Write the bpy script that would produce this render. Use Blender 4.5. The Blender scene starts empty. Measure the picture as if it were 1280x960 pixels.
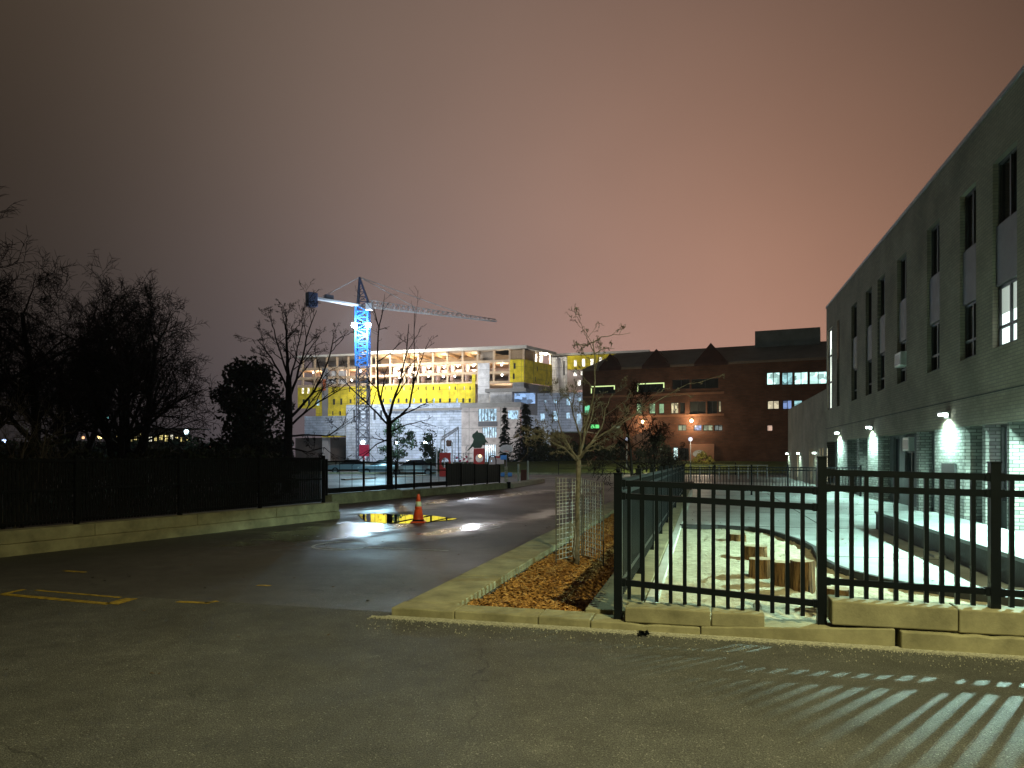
import bpy, math, random
from mathutils import Vector, noise as mnoise
R = math.radians
C = bpy.context.scene.collection
SC = bpy.context.scene
rnd = random.Random(7)

# ------------------------------------------------------------------ camera
cam_d = bpy.data.cameras.new('camera'); cam = bpy.data.objects.new('camera', cam_d); C.objects.link(cam)
cam.location = (0, 0, 1.6); cam.rotation_euler = (R(90), 0, 0)
cam_d.sensor_width = 36.0; cam_d.lens = 36.0*900/1280; cam_d.shift_y = 90/1280
cam_d.clip_start = .05; cam_d.clip_end = 3000
SC.camera = cam
SC.view_settings.view_transform = 'Standard'
try: SC.view_settings.look = 'None'
except Exception: pass
SC.view_settings.exposure = 0.0; SC.view_settings.gamma = 1.0; SC.view_settings.use_curve_mapping = False
SC.render.engine = 'CYCLES'
SC.cycles.use_denoising = True
SC.cycles.max_bounces = 6; SC.cycles.diffuse_bounces = 3; SC.cycles.glossy_bounces = 3
SC.cycles.transparent_max_bounces = 12; SC.cycles.volume_bounces = 0
SC.cycles.sample_clamp_indirect = 4.0

# ------------------------------------------------------------------ night sky: low cloud lit by the town
W = bpy.data.worlds.new('World'); SC.world = W; W.use_nodes = True
nt = W.node_tree; nt.nodes.clear()
def nn(t, typ, **kw):
    n = t.nodes.new(typ)
    for k, v in kw.items(): setattr(n, k, v)
    return n
wo_ = nn(nt, 'ShaderNodeOutputWorld'); bg = nn(nt, 'ShaderNodeBackground')
tc = nn(nt, 'ShaderNodeTexCoord'); sp = nn(nt, 'ShaderNodeSeparateXYZ')
nt.links.new(tc.outputs['Generated'], sp.inputs[0])
def ramp(t, stops, inp):
    r = nn(t, 'ShaderNodeValToRGB'); el = r.color_ramp.elements
    r.color_ramp.interpolation = 'EASE' if len(stops) < 3 else 'B_SPLINE'
    while len(el) > 1: el.remove(el[0])
    el[0].position = stops[0][0]; el[0].color = (*stops[0][1], 1)
    for p, c in stops[1:]:
        e = el.new(p); e.color = (*c, 1)
    if inp: t.links.new(inp, r.inputs[0])
    return r.outputs[0]
# log of the glow's colour is a smooth polynomial of the bearing s = x and the height z of the direction
SKY = [(-1.091, -1.489, -1.498), (2.752, 2.051, 1.405), (.666, .266, -.672), (-4.077, -4.04, -4.457), (-3.763, -3.22, -2.364), (-2.874, -2.273, -1.397), (-.941, -.031, .85)]
def sm(op, a, b=None):
    n = nn(nt, 'ShaderNodeMath', operation=op)
    for k, x in enumerate((a, b)):
        if x is None: continue
        if isinstance(x, (int, float)): n.inputs[k].default_value = x
        else: nt.links.new(x, n.inputs[k])
    return n.outputs[0]
s_, z_ = sp.outputs[0], sm('ABSOLUTE', sp.outputs[2])
terms = [None, s_, z_, sm('MULTIPLY', s_, s_), sm('MULTIPLY', s_, z_), sm('MULTIPLY', z_, z_), sm('MULTIPLY', s_, sm('MULTIPLY', s_, s_))]
acc = None
for c, tm in zip(SKY[1:], terms[1:]):
    n = nn(nt, 'ShaderNodeVectorMath', operation='SCALE'); n.inputs[0].default_value = c; nt.links.new(tm, n.inputs['Scale'])
    a = nn(nt, 'ShaderNodeVectorMath', operation='ADD'); nt.links.new(n.outputs[0], a.inputs[0])
    if acc is None: a.inputs[1].default_value = SKY[0]
    else: nt.links.new(acc, a.inputs[1])
    acc = a.outputs[0]
sx3 = nn(nt, 'ShaderNodeSeparateXYZ'); nt.links.new(acc, sx3.inputs[0]); cb3 = nn(nt, 'ShaderNodeCombineXYZ')
for k in range(3): nt.links.new(sm('EXPONENT', sx3.outputs[k]), cb3.inputs[k])
bkc = ramp(nt, [(0, (.12,)*3), (.45, (.16,)*3), (.62, (.95,)*3), (.75, (1,)*3), (1, (1,)*3)], None)
ns = nn(nt, 'ShaderNodeTexNoise'); ns.inputs['Scale'].default_value = 2.2; ns.inputs['Detail'].default_value = 3
nt.links.new(tc.outputs['Generated'], ns.inputs['Vector'])
nm = nn(nt, 'ShaderNodeMapRange'); nm.inputs[1].default_value = .3; nm.inputs[2].default_value = .7; nm.inputs[3].default_value = .93; nm.inputs[4].default_value = 1.07
nt.links.new(ns.outputs[0], nm.inputs[0])
m1 = nn(nt, 'ShaderNodeVectorMath', operation='MULTIPLY'); m2 = nn(nt, 'ShaderNodeVectorMath', operation='SCALE')
my = nn(nt, 'ShaderNodeMapRange'); my.inputs[1].default_value = -1; my.inputs[2].default_value = 1      # the glow lies ahead, over the town
nt.links.new(sp.outputs[1], my.inputs[0]); nt.links.new(my.outputs[0], bkc.node.inputs[0])
m0 = nn(nt, 'ShaderNodeVectorMath', operation='MULTIPLY'); nt.links.new(cb3.outputs[0], m0.inputs[0]); nt.links.new(bkc, m0.inputs[1])
nt.links.new(m0.outputs[0], m1.inputs[0]); m1.inputs[1].default_value = (1, 1, 1)
nt.links.new(m1.outputs[0], m2.inputs[0]); nt.links.new(nm.outputs[0], m2.inputs['Scale'])
nt.links.new(m2.outputs[0], bg.inputs[0]); bg.inputs[1].default_value = 1.0
nt.links.new(bg.outputs[0], wo_.inputs[0])

# ------------------------------------------------------------------ lamps
def lamp(name, loc, power, col, size=.12, parent=None):
    d = bpy.data.lights.new(name, 'POINT'); d.energy = power; d.color = col; d.shadow_soft_size = size
    o = bpy.data.objects.new(name, d); C.objects.link(o); o.location = loc
    return o
def spot(name, loc, target, power, col, angle=90, blend=.6, size=.2):
    d = bpy.data.lights.new(name, 'SPOT'); d.energy = power; d.color = col; d.shadow_soft_size = size
    d.spot_size = R(angle); d.spot_blend = blend
    o = bpy.data.objects.new(name, d); C.objects.link(o); o.location = loc
    o.rotation_euler = (Vector(target)-Vector(loc)).to_track_quat('-Z', 'Y').to_euler()
    return o
WARM = (1, .97, .50); COOL = (.60, 1, .86); ICE = (.62, .80, 1); TUNG = (1, .72, .42)
spot('street_light', (3.6, -.3, 9.0), (2.6, 5.0, 0), 5000, WARM, 108, 1.0, .15)   # the street lamp behind the photographer

# ------------------------------------------------------------------ coordinates
F = 900.0
CA, SA = math.cos(R(14.9)), math.sin(R(14.9))
def S(u, v, z=0.0): return Vector((SA*u+CA*v, CA*u-SA*v, z))       # u along the fence, v to the right
EU = Vector((SA, CA, 0)); EV = Vector((CA, -SA, 0)); EZ = Vector((0, 0, 1))
def P(px, py, Y): return Vector(((px-640)/F*Y, Y, 1.6-(py-570)/F*Y))
def G(px, py, z=0.0):
    Y = (1.6-z)*F/(py-570); return Vector(((px-640)/F*Y, Y, z))

# ------------------------------------------------------------------ materials
MATS = {}
def mat(name, col, rough=.7, var=.2, scale=3.0, metal=0.0, bump=0.0, emit=None, estr=1.0, spec=.5, col2=None, detail=6, bscale=None):
    if name in MATS: return MATS[name]
    m = bpy.data.materials.new(name); m.use_nodes = True; MATS[name] = m
    t = m.node_tree; b = t.nodes['Principled BSDF']
    tcn = nn(t, 'ShaderNodeTexCoord'); g = nn(t, 'ShaderNodeNewGeometry')
    n = nn(t, 'ShaderNodeTexNoise'); n.inputs['Scale'].default_value = scale; n.inputs['Detail'].default_value = detail; n.inputs['Roughness'].default_value = .65
    t.links.new(g.outputs['Position'], n.inputs['Vector'])
    c1 = tuple(max(0, c*(1-var)) for c in col); c2 = col2 or tuple(min(1, c*(1+var)) for c in col)
    mr = nn(t, 'ShaderNodeMapRange'); mr.inputs[1].default_value = .3; mr.inputs[2].default_value = .7
    t.links.new(n.outputs[0], mr.inputs[0])
    mxn = nn(t, 'ShaderNodeMix', data_type='RGBA'); mxn.inputs[6].default_value = (*c1, 1); mxn.inputs[7].default_value = (*c2, 1)
    t.links.new(mr.outputs[0], mxn.inputs[0])
    t.links.new(mxn.outputs[2], b.inputs['Base Color'])
    b.inputs['Roughness'].default_value = rough; b.inputs['Metallic'].default_value = metal
    b.inputs['Specular IOR Level'].default_value = spec
    if bump:
        n2 = nn(t, 'ShaderNodeTexNoise'); n2.inputs['Scale'].default_value = bscale or scale*12; n2.inputs['Detail'].default_value = 4
        t.links.new(g.outputs['Position'], n2.inputs['Vector'])
        bp = nn(t, 'ShaderNodeBump'); bp.inputs['Strength'].default_value = bump; bp.inputs['Distance'].default_value = .02
        t.links.new(n2.outputs[0], bp.inputs['Height']); t.links.new(bp.outputs[0], b.inputs['Normal'])
    if emit:
        mm = nn(t, 'ShaderNodeMix', data_type='RGBA'); mm.inputs[6].default_value = (*[c*.55 for c in emit], 1); mm.inputs[7].default_value = (*emit, 1)
        t.links.new(mr.outputs[0], mm.inputs[0]); t.links.new(mm.outputs[2], b.inputs['Emission Color'])
        b.inputs['Emission Strength'].default_value = estr
    return m
def glow(name, col, strength, cells=None):
    """a lit window or lamp lens; cells=(w,h) breaks the light up with the things in the room"""
    if name in MATS: return MATS[name]
    m = bpy.data.materials.new(name); m.use_nodes = True; MATS[name] = m
    t = m.node_tree; b = t.nodes['Principled BSDF']
    b.inputs['Base Color'].default_value = (.05, .05, .05, 1); b.inputs['Roughness'].default_value = .2
    b.inputs['Emission Strength'].default_value = strength; b.inputs['Emission Color'].default_value = (*col, 1)
    if cells:
        g = nn(t, 'ShaderNodeNewGeometry'); v = nn(t, 'ShaderNodeTexVoronoi'); v.distance = 'CHEBYCHEV'; v.inputs['Scale'].default_value = 1.0
        mp = nn(t, 'ShaderNodeMapping'); mp.inputs['Scale'].default_value = (1/cells[0], 1/cells[0], 1/cells[1])
        t.links.new(g.outputs['Position'], mp.inputs[0]); t.links.new(mp.outputs[0], v.inputs['Vector'])
        s = nn(t, 'ShaderNodeSeparateColor'); t.links.new(v.outputs['Color'], s.inputs[0])
        mr = nn(t, 'ShaderNodeMapRange'); mr.inputs[1].default_value = 0; mr.inputs[2].default_value = .75; mr.inputs[3].default_value = .18*strength; mr.inputs[4].default_value = strength*1.15
        t.links.new(s.outputs[0], mr.inputs[0]); t.links.new(mr.outputs[0], b.inputs['Emission Strength'])
    return m
def brick(name, c1, c2, mortar, e, bw=.4, bh=.1, msize=.014, rough=.85, bump=.5, offset=.5, squash=1):
    if name in MATS: return MATS[name]
    m = bpy.data.materials.new(name); m.use_nodes = True; MATS[name] = m
    t = m.node_tree; b = t.nodes['Principled BSDF']; b.inputs['Roughness'].default_value = rough
    b.inputs['Specular IOR Level'].default_value = .25
    g = nn(t, 'ShaderNodeNewGeometry'); d = nn(t, 'ShaderNodeVectorMath', operation='DOT_PRODUCT'); d.inputs[1].default_value = e
    t.links.new(g.outputs['Position'], d.inputs[0]); s = nn(t, 'ShaderNodeSeparateXYZ'); t.links.new(g.outputs['Position'], s.inputs[0])
    cx = nn(t, 'ShaderNodeCombineXYZ'); t.links.new(d.outputs['Value'], cx.inputs[0]); t.links.new(s.outputs[2], cx.inputs[1])
    br = nn(t, 'ShaderNodeTexBrick'); br.offset = offset
    br.inputs['Color1'].default_value = (*c1, 1); br.inputs['Color2'].default_value = (*c2, 1); br.inputs['Mortar'].default_value = (*mortar, 1)
    br.inputs['Scale'].default_value = 1; br.inputs['Brick Width'].default_value = bw; br.inputs['Row Height'].default_value = bh; br.inputs['Mortar Size'].default_value = msize
    t.links.new(cx.outputs[0], br.inputs['Vector'])
    n = nn(t, 'ShaderNodeTexNoise'); n.inputs['Scale'].default_value = .7; n.inputs['Detail'].default_value = 7
    t.links.new(g.outputs['Position'], n.inputs['Vector'])
    mr = nn(t, 'ShaderNodeMapRange'); mr.inputs[1].default_value = .3; mr.inputs[2].default_value = .7; mr.inputs[3].default_value = .72; mr.inputs[4].default_value = 1.2
    t.links.new(n.outputs[0], mr.inputs[0])
    sc = nn(t, 'ShaderNodeVectorMath', operation='SCALE'); t.links.new(br.outputs['Color'], sc.inputs[0]); t.links.new(mr.outputs[0], sc.inputs['Scale'])
    t.links.new(sc.outputs[0], b.inputs['Base Color'])
    if bump:
        bp = nn(t, 'ShaderNodeBump'); bp.inputs['Strength'].default_value = bump; bp.inputs['Distance'].default_value = .01; bp.invert = True
        t.links.new(br.outputs['Fac'], bp.inputs['Height']); t.links.new(bp.outputs[0], b.inputs['Normal'])
    return m
def asphalt(name, col, wet, spk=.5, seed=0, grain=170, zones=False):
    m = bpy.data.materials.new(name); m.use_nodes = True; MATS[name] = m
    t = m.node_tree; b = t.nodes['Principled BSDF']; g = nn(t, 'ShaderNodeNewGeometry')
    def noi(sc_, det=5, ro=.6, off=0):
        n = nn(t, 'ShaderNodeTexNoise'); n.inputs['Scale'].default_value = sc_; n.inputs['Detail'].default_value = det; n.inputs['Roughness'].default_value = ro
        mp = nn(t, 'ShaderNodeMapping'); mp.inputs['Location'].default_value = (off+seed, off*1.7, 0)
        t.links.new(g.outputs['Position'], mp.inputs[0]); t.links.new(mp.outputs[0], n.inputs['Vector']); return n.outputs[0]
    def mrange(i, a, b_, c, d):
        r = nn(t, 'ShaderNodeMapRange'); 
        for k, v in enumerate((a, b_, c, d)): r.inputs[k+1].default_value = v
        t.links.new(i, r.inputs[0]); return r.outputs[0]
    def mul(a, b_, op='MULTIPLY'):
        n = nn(t, 'ShaderNodeMath', operation=op)
        for k, x in enumerate((a, b_)):
            if isinstance(x, (int, float)): n.inputs[k].default_value = x
            else: t.links.new(x, n.inputs[k])
        return n.outputs[0]
    big = mrange(noi(.35, 6, .6, 3), .3, .7, .70, 1.26)
    mid = mrange(noi(3.2, 6, .75, 11), .3, .7, .68, 1.32)
    fine = mul(mrange(noi(grain, 2, .7, 5), .35, .68, 1-spk, 1+spk), mrange(noi(grain*.42, 3, .7, 15), .32, .68, .72, 1.3))
    v = nn(t, 'ShaderNodeTexVoronoi'); v.inputs['Scale'].default_value = 120; t.links.new(g.outputs['Position'], v.inputs['Vector'])
    s = nn(t, 'ShaderNodeSeparateColor'); t.links.new(v.outputs['Color'], s.inputs[0])
    stone = mrange(s.outputs[0], .95, 1.0, 1.0, 2.8)
    f = mul(mul(mul(big, mid), fine), stone)
    ve = nn(t, 'ShaderNodeTexVoronoi', feature='DISTANCE_TO_EDGE'); ve.inputs['Scale'].default_value = .42
    dn = nn(t, 'ShaderNodeTexNoise'); dn.inputs['Scale'].default_value = 2.6; dn.inputs['Detail'].default_value = 5; t.links.new(g.outputs['Position'], dn.inputs['Vector'])
    dv = nn(t, 'ShaderNodeVectorMath', operation='SCALE'); dv.inputs['Scale'].default_value = .55; t.links.new(dn.outputs['Color'], dv.inputs[0])
    da = nn(t, 'ShaderNodeVectorMath', operation='ADD'); t.links.new(g.outputs['Position'], da.inputs[0]); t.links.new(dv.outputs[0], da.inputs[1]); t.links.new(da.outputs[0], ve.inputs['Vector'])
    crack = mul(mrange(ve.outputs['Distance'], .0, .006, 1, 0), mrange(noi(.55, 3, .5, 51), .50, .60, 0, .55))
    f = mul(f, mul(mul(crack, -1), 1, 'ADD'))
    f = mul(f, mrange(noi(1.1, 8, .75, 77), .57, .74, 1, 1.75))
    sc = nn(t, 'ShaderNodeVectorMath', operation='SCALE'); sc.inputs[0].default_value = col; t.links.new(f, sc.inputs['Scale'])
    t.links.new(sc.outputs[0], b.inputs['Base Color'])
    # damp film: smooth in broad hollows, rough where the stones stand dry
    w = noi(.28, 4, .55, 23)
    ro = mrange(w, .42, .60, wet[1], wet[0])
    rr = mul(ro, mrange(noi(grain*.7, 2, .6, 9), .3, .7, .85, 1.2))
    wetm = None
    if zones:      # hollows in the road where water stands in a thin film
        for (ax, ay, bx, by, hw, k) in ((-4.5, 12.8, -3.0, 18.0, 1.35, 1.0), (-1.9, 14.2, -.3, 17.5, .50, .95), (-3.9, 22.6, 1.8, 33.6, .9, .9), (.2, 17.6, 1.5, 21.9, .55, .75), (-2.9, 13.2, -.9, 15.6, .8, .55), (-4.6, 19.4, -1.6, 24.5, .7, .6)):
            cx_, cy_ = (ax+bx)/2, (ay+by)/2; L = math.hypot(bx-ax, by-ay)/2+.4; an_ = math.atan2(by-ay, bx-ax)
            mp = nn(t, 'ShaderNodeMapping', vector_type='TEXTURE'); mp.inputs['Location'].default_value = (cx_, cy_, 0); mp.inputs['Rotation'].default_value = (0, 0, an_); mp.inputs['Scale'].default_value = (L, hw, 1)
            t.links.new(g.outputs['Position'], mp.inputs[0]); ln = nn(t, 'ShaderNodeVectorMath', operation='LENGTH'); t.links.new(mp.outputs[0], ln.inputs[0])
            q = mrange(mul(ln.outputs['Value'], mrange(noi(1.1, 5, .6, 31), .3, .7, -.45, .45), 'ADD'), 1.15, .55, 0, k)
            wetm = q if wetm is None else mul(wetm, q, 'MAXIMUM')
        mxr = nn(t, 'ShaderNodeMix'); t.links.new(wetm, mxr.inputs[0]); t.links.new(rr, mxr.inputs[2]); mxr.inputs[3].default_value = .21; rr = mxr.outputs[0]
    t.links.new(rr, b.inputs['Roughness'])
    b.inputs['Specular IOR Level'].default_value = .5
    h = mul(mul(noi(grain*1.6, 2, .7, 5), .25), mul(v.outputs['Distance'], -1.0), 'ADD')
    bp = nn(t, 'ShaderNodeBump'); bp.inputs['Distance'].default_value = .006
    bs = mrange(w, .42, .60, wet[3], wet[2])
    if wetm is not None: bs = mul(bs, mrange(wetm, 0, 1, 1, .15))
    t.links.new(bs, bp.inputs['Strength'])
    t.links.new(h, bp.inputs['Height']); t.links.new(bp.outputs[0], b.inputs['Normal'])
    return m

M_FORE = asphalt('asphalt_coarse', (.074, .072, .066), (.66, .80, .5, .6), .85, 0, 120)
M_ROAD = asphalt('asphalt_damp', (.060, .059, .056), (.50, .62, .25, .4), .5, 40, 150, True)
M_CONC = mat('concrete_block', (.285, .258, .158), .85, .38, 2.6, bump=.14, spec=.15, bscale=60)
M_CONC2 = mat('concrete_paving', (.29, .32, .31), .5, .34, 1.1, bump=.2, spec=.35, bscale=60)
M_SAND = mat('play_sand', (.42, .38, .27), .95, .30, 9, bump=.9, spec=.1, bscale=22)
M_GRAVEL = mat('grit', (.36, .34, .27), .9, .45, 40, spec=.2)
M_SOIL = mat('dark_soil', (.010, .009, .008), .95, .4, 9, bump=.8, spec=.1)
M_TERR = mat('dark_turf', (.020, .024, .012), .95, .4, 3, bump=.5, spec=.05)
M_GRASS = mat('lawn', (.085, .11, .03), .95, .35, 2, bump=.5, spec=.05)
M_BLACK = mat('black_paint', (.004, .0065, .009), .42, .25, 6, spec=.25)
M_BLACKFAR = mat('black_coating', (.004, .004, .005), .65, .25, 3, spec=.15)
M_BARK = mat('pale_bark', (.18, .158, .128), .9, .45, 14, bump=.6, spec=.1)
M_BARKD = mat('dark_bark', (.022, .017, .015), .95, .4, 9, spec=.1)
M_BARKM = mat('damp_bark', (.10, .085, .07), .95, .4, 9, spec=.1)
M_WIRE = mat('galvanised_wire', (.50, .51, .49), .5, .15, 20, metal=.2)
M_STAKE = mat('steel_stake', (.10, .10, .095), .6, .3, 10, metal=.3)
M_PAINTY = mat('worn_yellow_paint', (.30, .20, .025), .7, .65, 11, spec=.3, col2=(.52, .34, .03))
M_PAINTW = mat('worn_white_paint', (.35, .36, .38), .7, .6, 11, spec=.3, col2=(.62, .63, .65))
M_ORANGE = mat('orange_pvc', (.85, .085, .02), .45, .08, 9)
M_REFLECT = mat('pale_reflective_band', (.75, .70, .45), .4, .1, 20)
M_DARKGLASS = mat('dark_glass', (.008, .009, .012), .08, .2, 1, spec=.6)
M_FRAME = mat('dark_frame', (.02, .021, .024), .5, .2, 4)
M_WHITE = mat('white_enamel', (.72, .73, .70), .45, .08, 5)
M_STEELGREY = mat('grey_steel', (.22, .23, .24), .5, .15, 5, metal=.3)

# ------------------------------------------------------------------ mesh building
WORLD_OFF = {}
def off(o): return WORLD_OFF.get(o.name, Vector((0, 0, 0))) if o else Vector((0, 0, 0))
class MB:
    def __init__(s): s.v = []; s.f = []
    def quad(s, *pts):
        i = len(s.v); s.v += [tuple(p) for p in pts]; s.f.append(tuple(range(i, i+len(pts))))
    def box(s, o, ax, ay, az):
        o = Vector(o); i = len(s.v)
        for k in range(8):
            s.v.append(tuple(o + (ax if k & 1 else ax*0) + (ay if k & 2 else ay*0) + (az if k & 4 else az*0)))
        det = ax.cross(ay).dot(az)
        fs = [(0, 2, 3, 1), (4, 5, 7, 6), (0, 1, 5, 4), (2, 6, 7, 3), (0, 4, 6, 2), (1, 3, 7, 5)]
        if det < 0: fs = [tuple(reversed(f)) for f in fs]
        s.f += [tuple(i+j for j in f) for f in fs]
    def bar(s, a, b, w, h=None, up=EZ):
        a = Vector(a); b = Vector(b); d = b-a
        if d.length < 1e-6: return
        h = h or w; side = d.cross(up)
        if side.length < 1e-5: side = d.cross(Vector((0, 1, 0)))
        side.normalize(); u2 = side.cross(d).normalized()
        s.box(a - side*w/2 - u2*h/2, side*w, d, u2*h)
    def tube(s, pts, rad, n=6, cap=True):
        pts = [Vector(p) for p in pts]; i0 = len(s.v); ref = Vector((.31, .62, .72))
        for k, p in enumerate(pts):
            d = (pts[min(k+1, len(pts)-1)] - pts[max(k-1, 0)])
            if d.length < 1e-9: d = Vector((0, 0, 1))
            d.normalize(); a = d.cross(ref)
            if a.length < .05: a = d.cross(Vector((1, 0, 0)))
            a.normalize(); b = d.cross(a); r = rad[k] if isinstance(rad, (list, tuple)) else rad
            for j in range(n):
                q = 2*math.pi*j/n; s.v.append(tuple(p + a*(r*math.cos(q)) + b*(r*math.sin(q))))
        for k in range(len(pts)-1):
            for j in range(n):
                j2 = (j+1) % n; s.f.append((i0+k*n+j, i0+k*n+j2, i0+(k+1)*n+j2, i0+(k+1)*n+j))
        if cap:
            s.f.append(tuple(i0+j for j in reversed(range(n)))); s.f.append(tuple(i0+(len(pts)-1)*n+j for j in range(n)))
    def lathe(s, c, prof, n=16):
        c = Vector(c); i0 = len(s.v)
        for r, z in prof:
            for j in range(n):
                q = 2*math.pi*j/n; s.v.append((c.x+r*math.cos(q), c.y+r*math.sin(q), c.z+z))
        for k in range(len(prof)-1):
            for j in range(n):
                j2 = (j+1) % n; s.f.append((i0+k*n+j, i0+k*n+j2, i0+(k+1)*n+j2, i0+(k+1)*n+j))
        s.f.append(tuple(i0+j for j in reversed(range(n)))); s.f.append(tuple(i0+(len(prof)-1)*n+j for j in range(n)))
    def ball(s, c, r, n=8, sq=1.0):
        m = max(4, n//2+1)
        s.lathe(c, [(max(.002, r*math.sin(math.pi*k/m)), -r*sq*math.cos(math.pi*k/m)) for k in range(m+1)], n)
    def prism(s, pts, ext):
        """polygon pts extruded by vector ext"""
        pts = [Vector(p) for p in pts]; ext = Vector(ext); n = len(pts); i = len(s.v)
        nrm = sum(((pts[k]-pts[0]).cross(pts[(k+1) % n]-pts[0]) for k in range(n)), Vector())
        if nrm.dot(ext) > 0: pts = pts[::-1]
        s.v += [tuple(p) for p in pts] + [tuple(p+ext) for p in pts]
        s.f.append(tuple(range(i, i+n))); s.f.append(tuple(range(i+2*n-1, i+n-1, -1)))
        for k in range(n):
            k2 = (k+1) % n; s.f.append((i+k, i+n+k, i+n+k2, i+k2))
    def build(s, name, m, parent=None, smooth=False):
        me = bpy.data.meshes.new(name); o_ = off(parent)
        me.from_pydata([(x-o_.x, y-o_.y, z-o_.z) for x, y, z in s.v], [], s.f); me.update()
        if smooth: me.polygons.foreach_set('use_smooth', [True]*len(me.polygons))
        o = bpy.data.objects.new(name, me); C.objects.link(o); me.materials.append(m)
        if parent: o.parent = parent; WORLD_OFF[o.name] = o_
        return o
def tag(o, label, cat, group=None, kind=None):
    o['label'] = label; o['category'] = cat
    if group: o['group'] = group
    if kind: o['kind'] = kind
    return o
def thing(name, label, cat, loc, group=None):
    o = bpy.data.objects.new(name, None); C.objects.link(o); o.location = loc; o.empty_display_size = .2
    WORLD_OFF[o.name] = Vector(loc); return tag(o, label, cat, group)
def bevel(o, w=.01, seg=2):
    m = o.modifiers.new('bevel', 'BEVEL'); m.width = w; m.segments = seg; m.limit_method = 'ANGLE'; return o
def struct(name, mb, m):
    o = mb.build(name, m); o['kind'] = 'structure'; return o
def copy_tree(o, loc, label=None, group=None):
    c = o.copy(); C.objects.link(c); c.location = loc
    if label: c['label'] = label
    if group: c['group'] = group
    for ch in o.children:
        k = ch.copy(); C.objects.link(k); k.parent = c
        for g in ch.children:
            q = g.copy(); C.objects.link(q); q.parent = k
    return c

class Facade:
    """a vertical plane standing between two ground points; s runs from the left point to the right one"""
    def __init__(s, p0, p1):
        s.o = Vector((p0[0], p0[1], 0)); e = Vector((p1[0]-p0[0], p1[1]-p0[1], 0)); s.L = e.length; s.e = e.normalized()
        s.n = Vector((s.e.y, -s.e.x, 0))                 # towards the viewer
    def pt(s, a, z, d=0): return s.o + s.e*a - s.n*d + EZ*z     # d = depth behind the face
    def sp(s, px):
        k = (px-640)/F; return -(s.o.x - k*s.o.y)/(s.e.x - k*s.e.y)
    def zp(s, px, py):
        q = s.o + s.e*s.sp(px); return 1.6-(py-570)/F*q.y
    def rect(s, x0, y0, x1, y1):
        xm = (x0+x1)/2; z0 = s.zp(xm, y1); z1 = s.zp(xm, y0); return (s.sp(x0), s.sp(x1), z0, z1)
    def slab(s, mb, a0, a1, z0, z1, d0, d1):
        mb.box(s.pt(a0, z0, d0), s.e*(a1-a0), -s.n*(d1-d0), EZ*(z1-z0))
    def wall(s, mb, a0, a1, z0, z1, ops, depth, d=0):
        xs = sorted({a0, a1, *[min(max(o[k], a0), a1) for o in ops for k in (0, 1)]}); zs = sorted({z0, z1, *[min(max(o[k], z0), z1) for o in ops for k in (2, 3)]})
        for i in range(len(xs)-1):
            for j in range(len(zs)-1):
                cx, cz = (xs[i]+xs[i+1])/2, (zs[j]+zs[j+1])/2
                if xs[i+1]-xs[i] < 1e-5 or zs[j+1]-zs[j] < 1e-5: continue
                if any(o[0] < cx < o[1] and o[2] < cz < o[3] for o in ops): continue
                mb.quad(s.pt(xs[i], zs[j], d), s.pt(xs[i+1], zs[j], d), s.pt(xs[i+1], zs[j+1], d), s.pt(xs[i], zs[j+1], d))
        for o in ops:
            a, b, c, e = o[:4]; D = d+depth
            mb.quad(s.pt(a, c, d), s.pt(a, c, D), s.pt(a, e, D), s.pt(a, e, d)); mb.quad(s.pt(b, c, D), s.pt(b, c, d), s.pt(b, e, d), s.pt(b, e, D))
            mb.quad(s.pt(a, c, D), s.pt(a, c, d), s.pt(b, c, d), s.pt(b, c, D)); mb.quad(s.pt(a, e, d), s.pt(a, e, D), s.pt(b, e, D), s.pt(b, e, d))
    def pane(s, a0, a1, z0, z1, d, m, parent, frame=M_FRAME, bars=1, fw=.06, hb=(), name='window'):
        w = MB()
        for x in [a0+fw/2, a1-fw/2]+[a0+(a1-a0)*(k+1)/(bars+1) for k in range(bars)]:
            s.slab(w, x-fw/2, x+fw/2, z0, z1, d-.05, d)
        for z in [z0+fw/2, z1-fw/2]+[z0+(z1-z0)*h for h in hb]: s.slab(w, a0+fw, a1-fw, z-fw/2, z+fw/2, d-.045, d)
        wo = w.build(name, frame, parent)
        g = MB(); s.slab(g, a0, a1, z0, z1, d+.004, d+.02); g.build('pane', m, wo); return wo

# ------------------------------------------------------------------ the ground
g = MB(); g.quad((-900, -200, -.15), (900, -200, -.15), (900, 1500, -.15), (-900, 1500, -.15)); struct('ground', g, M_TERR)
def sheet(name, pts, m, z=0.0):
    mb = MB(); mb.prism([Vector((p[0], p[1], z)) for p in pts], (0, 0, -.14)); return struct(name, mb, m)
def suv(*uv): return [S(u, v) for u, v in uv]
sheet('forecourt', suv((-14, -26), (-14, 22), (6.82, 22), (6.82, -26)), M_FORE)
Lw0, Lw1 = Vector((-8.06-.458*7, 11.3-.889*7, 0)), Vector((-4.40, 18.46, 0))       # foot of the first left wall
W2 = [Vector((-5.9, 23.6, 0)), Vector((-4.2, 27.2, 0)), Vector((-.35, 35.1, 0)), Vector((1.9, 43.6, 0))]
road = [S(6.82, -26), S(6.82, -2.42), S(46, -2.42), Vector((14, 62, 0)), Vector((-6, 64, 0)), Vector((-40, 66, 0))]
sheet('road', road, M_ROAD)
sheet('back_lane', [S(46, -2.42), S(46, 14), Vector((40, 62, 0)), Vector((14, 62, 0))], M_ROAD, -.004)
sheet('schoolyard', suv((6.86, -.55), (6.86, 14), (46, 14), (46, -.55)), M_CONC2)
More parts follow.
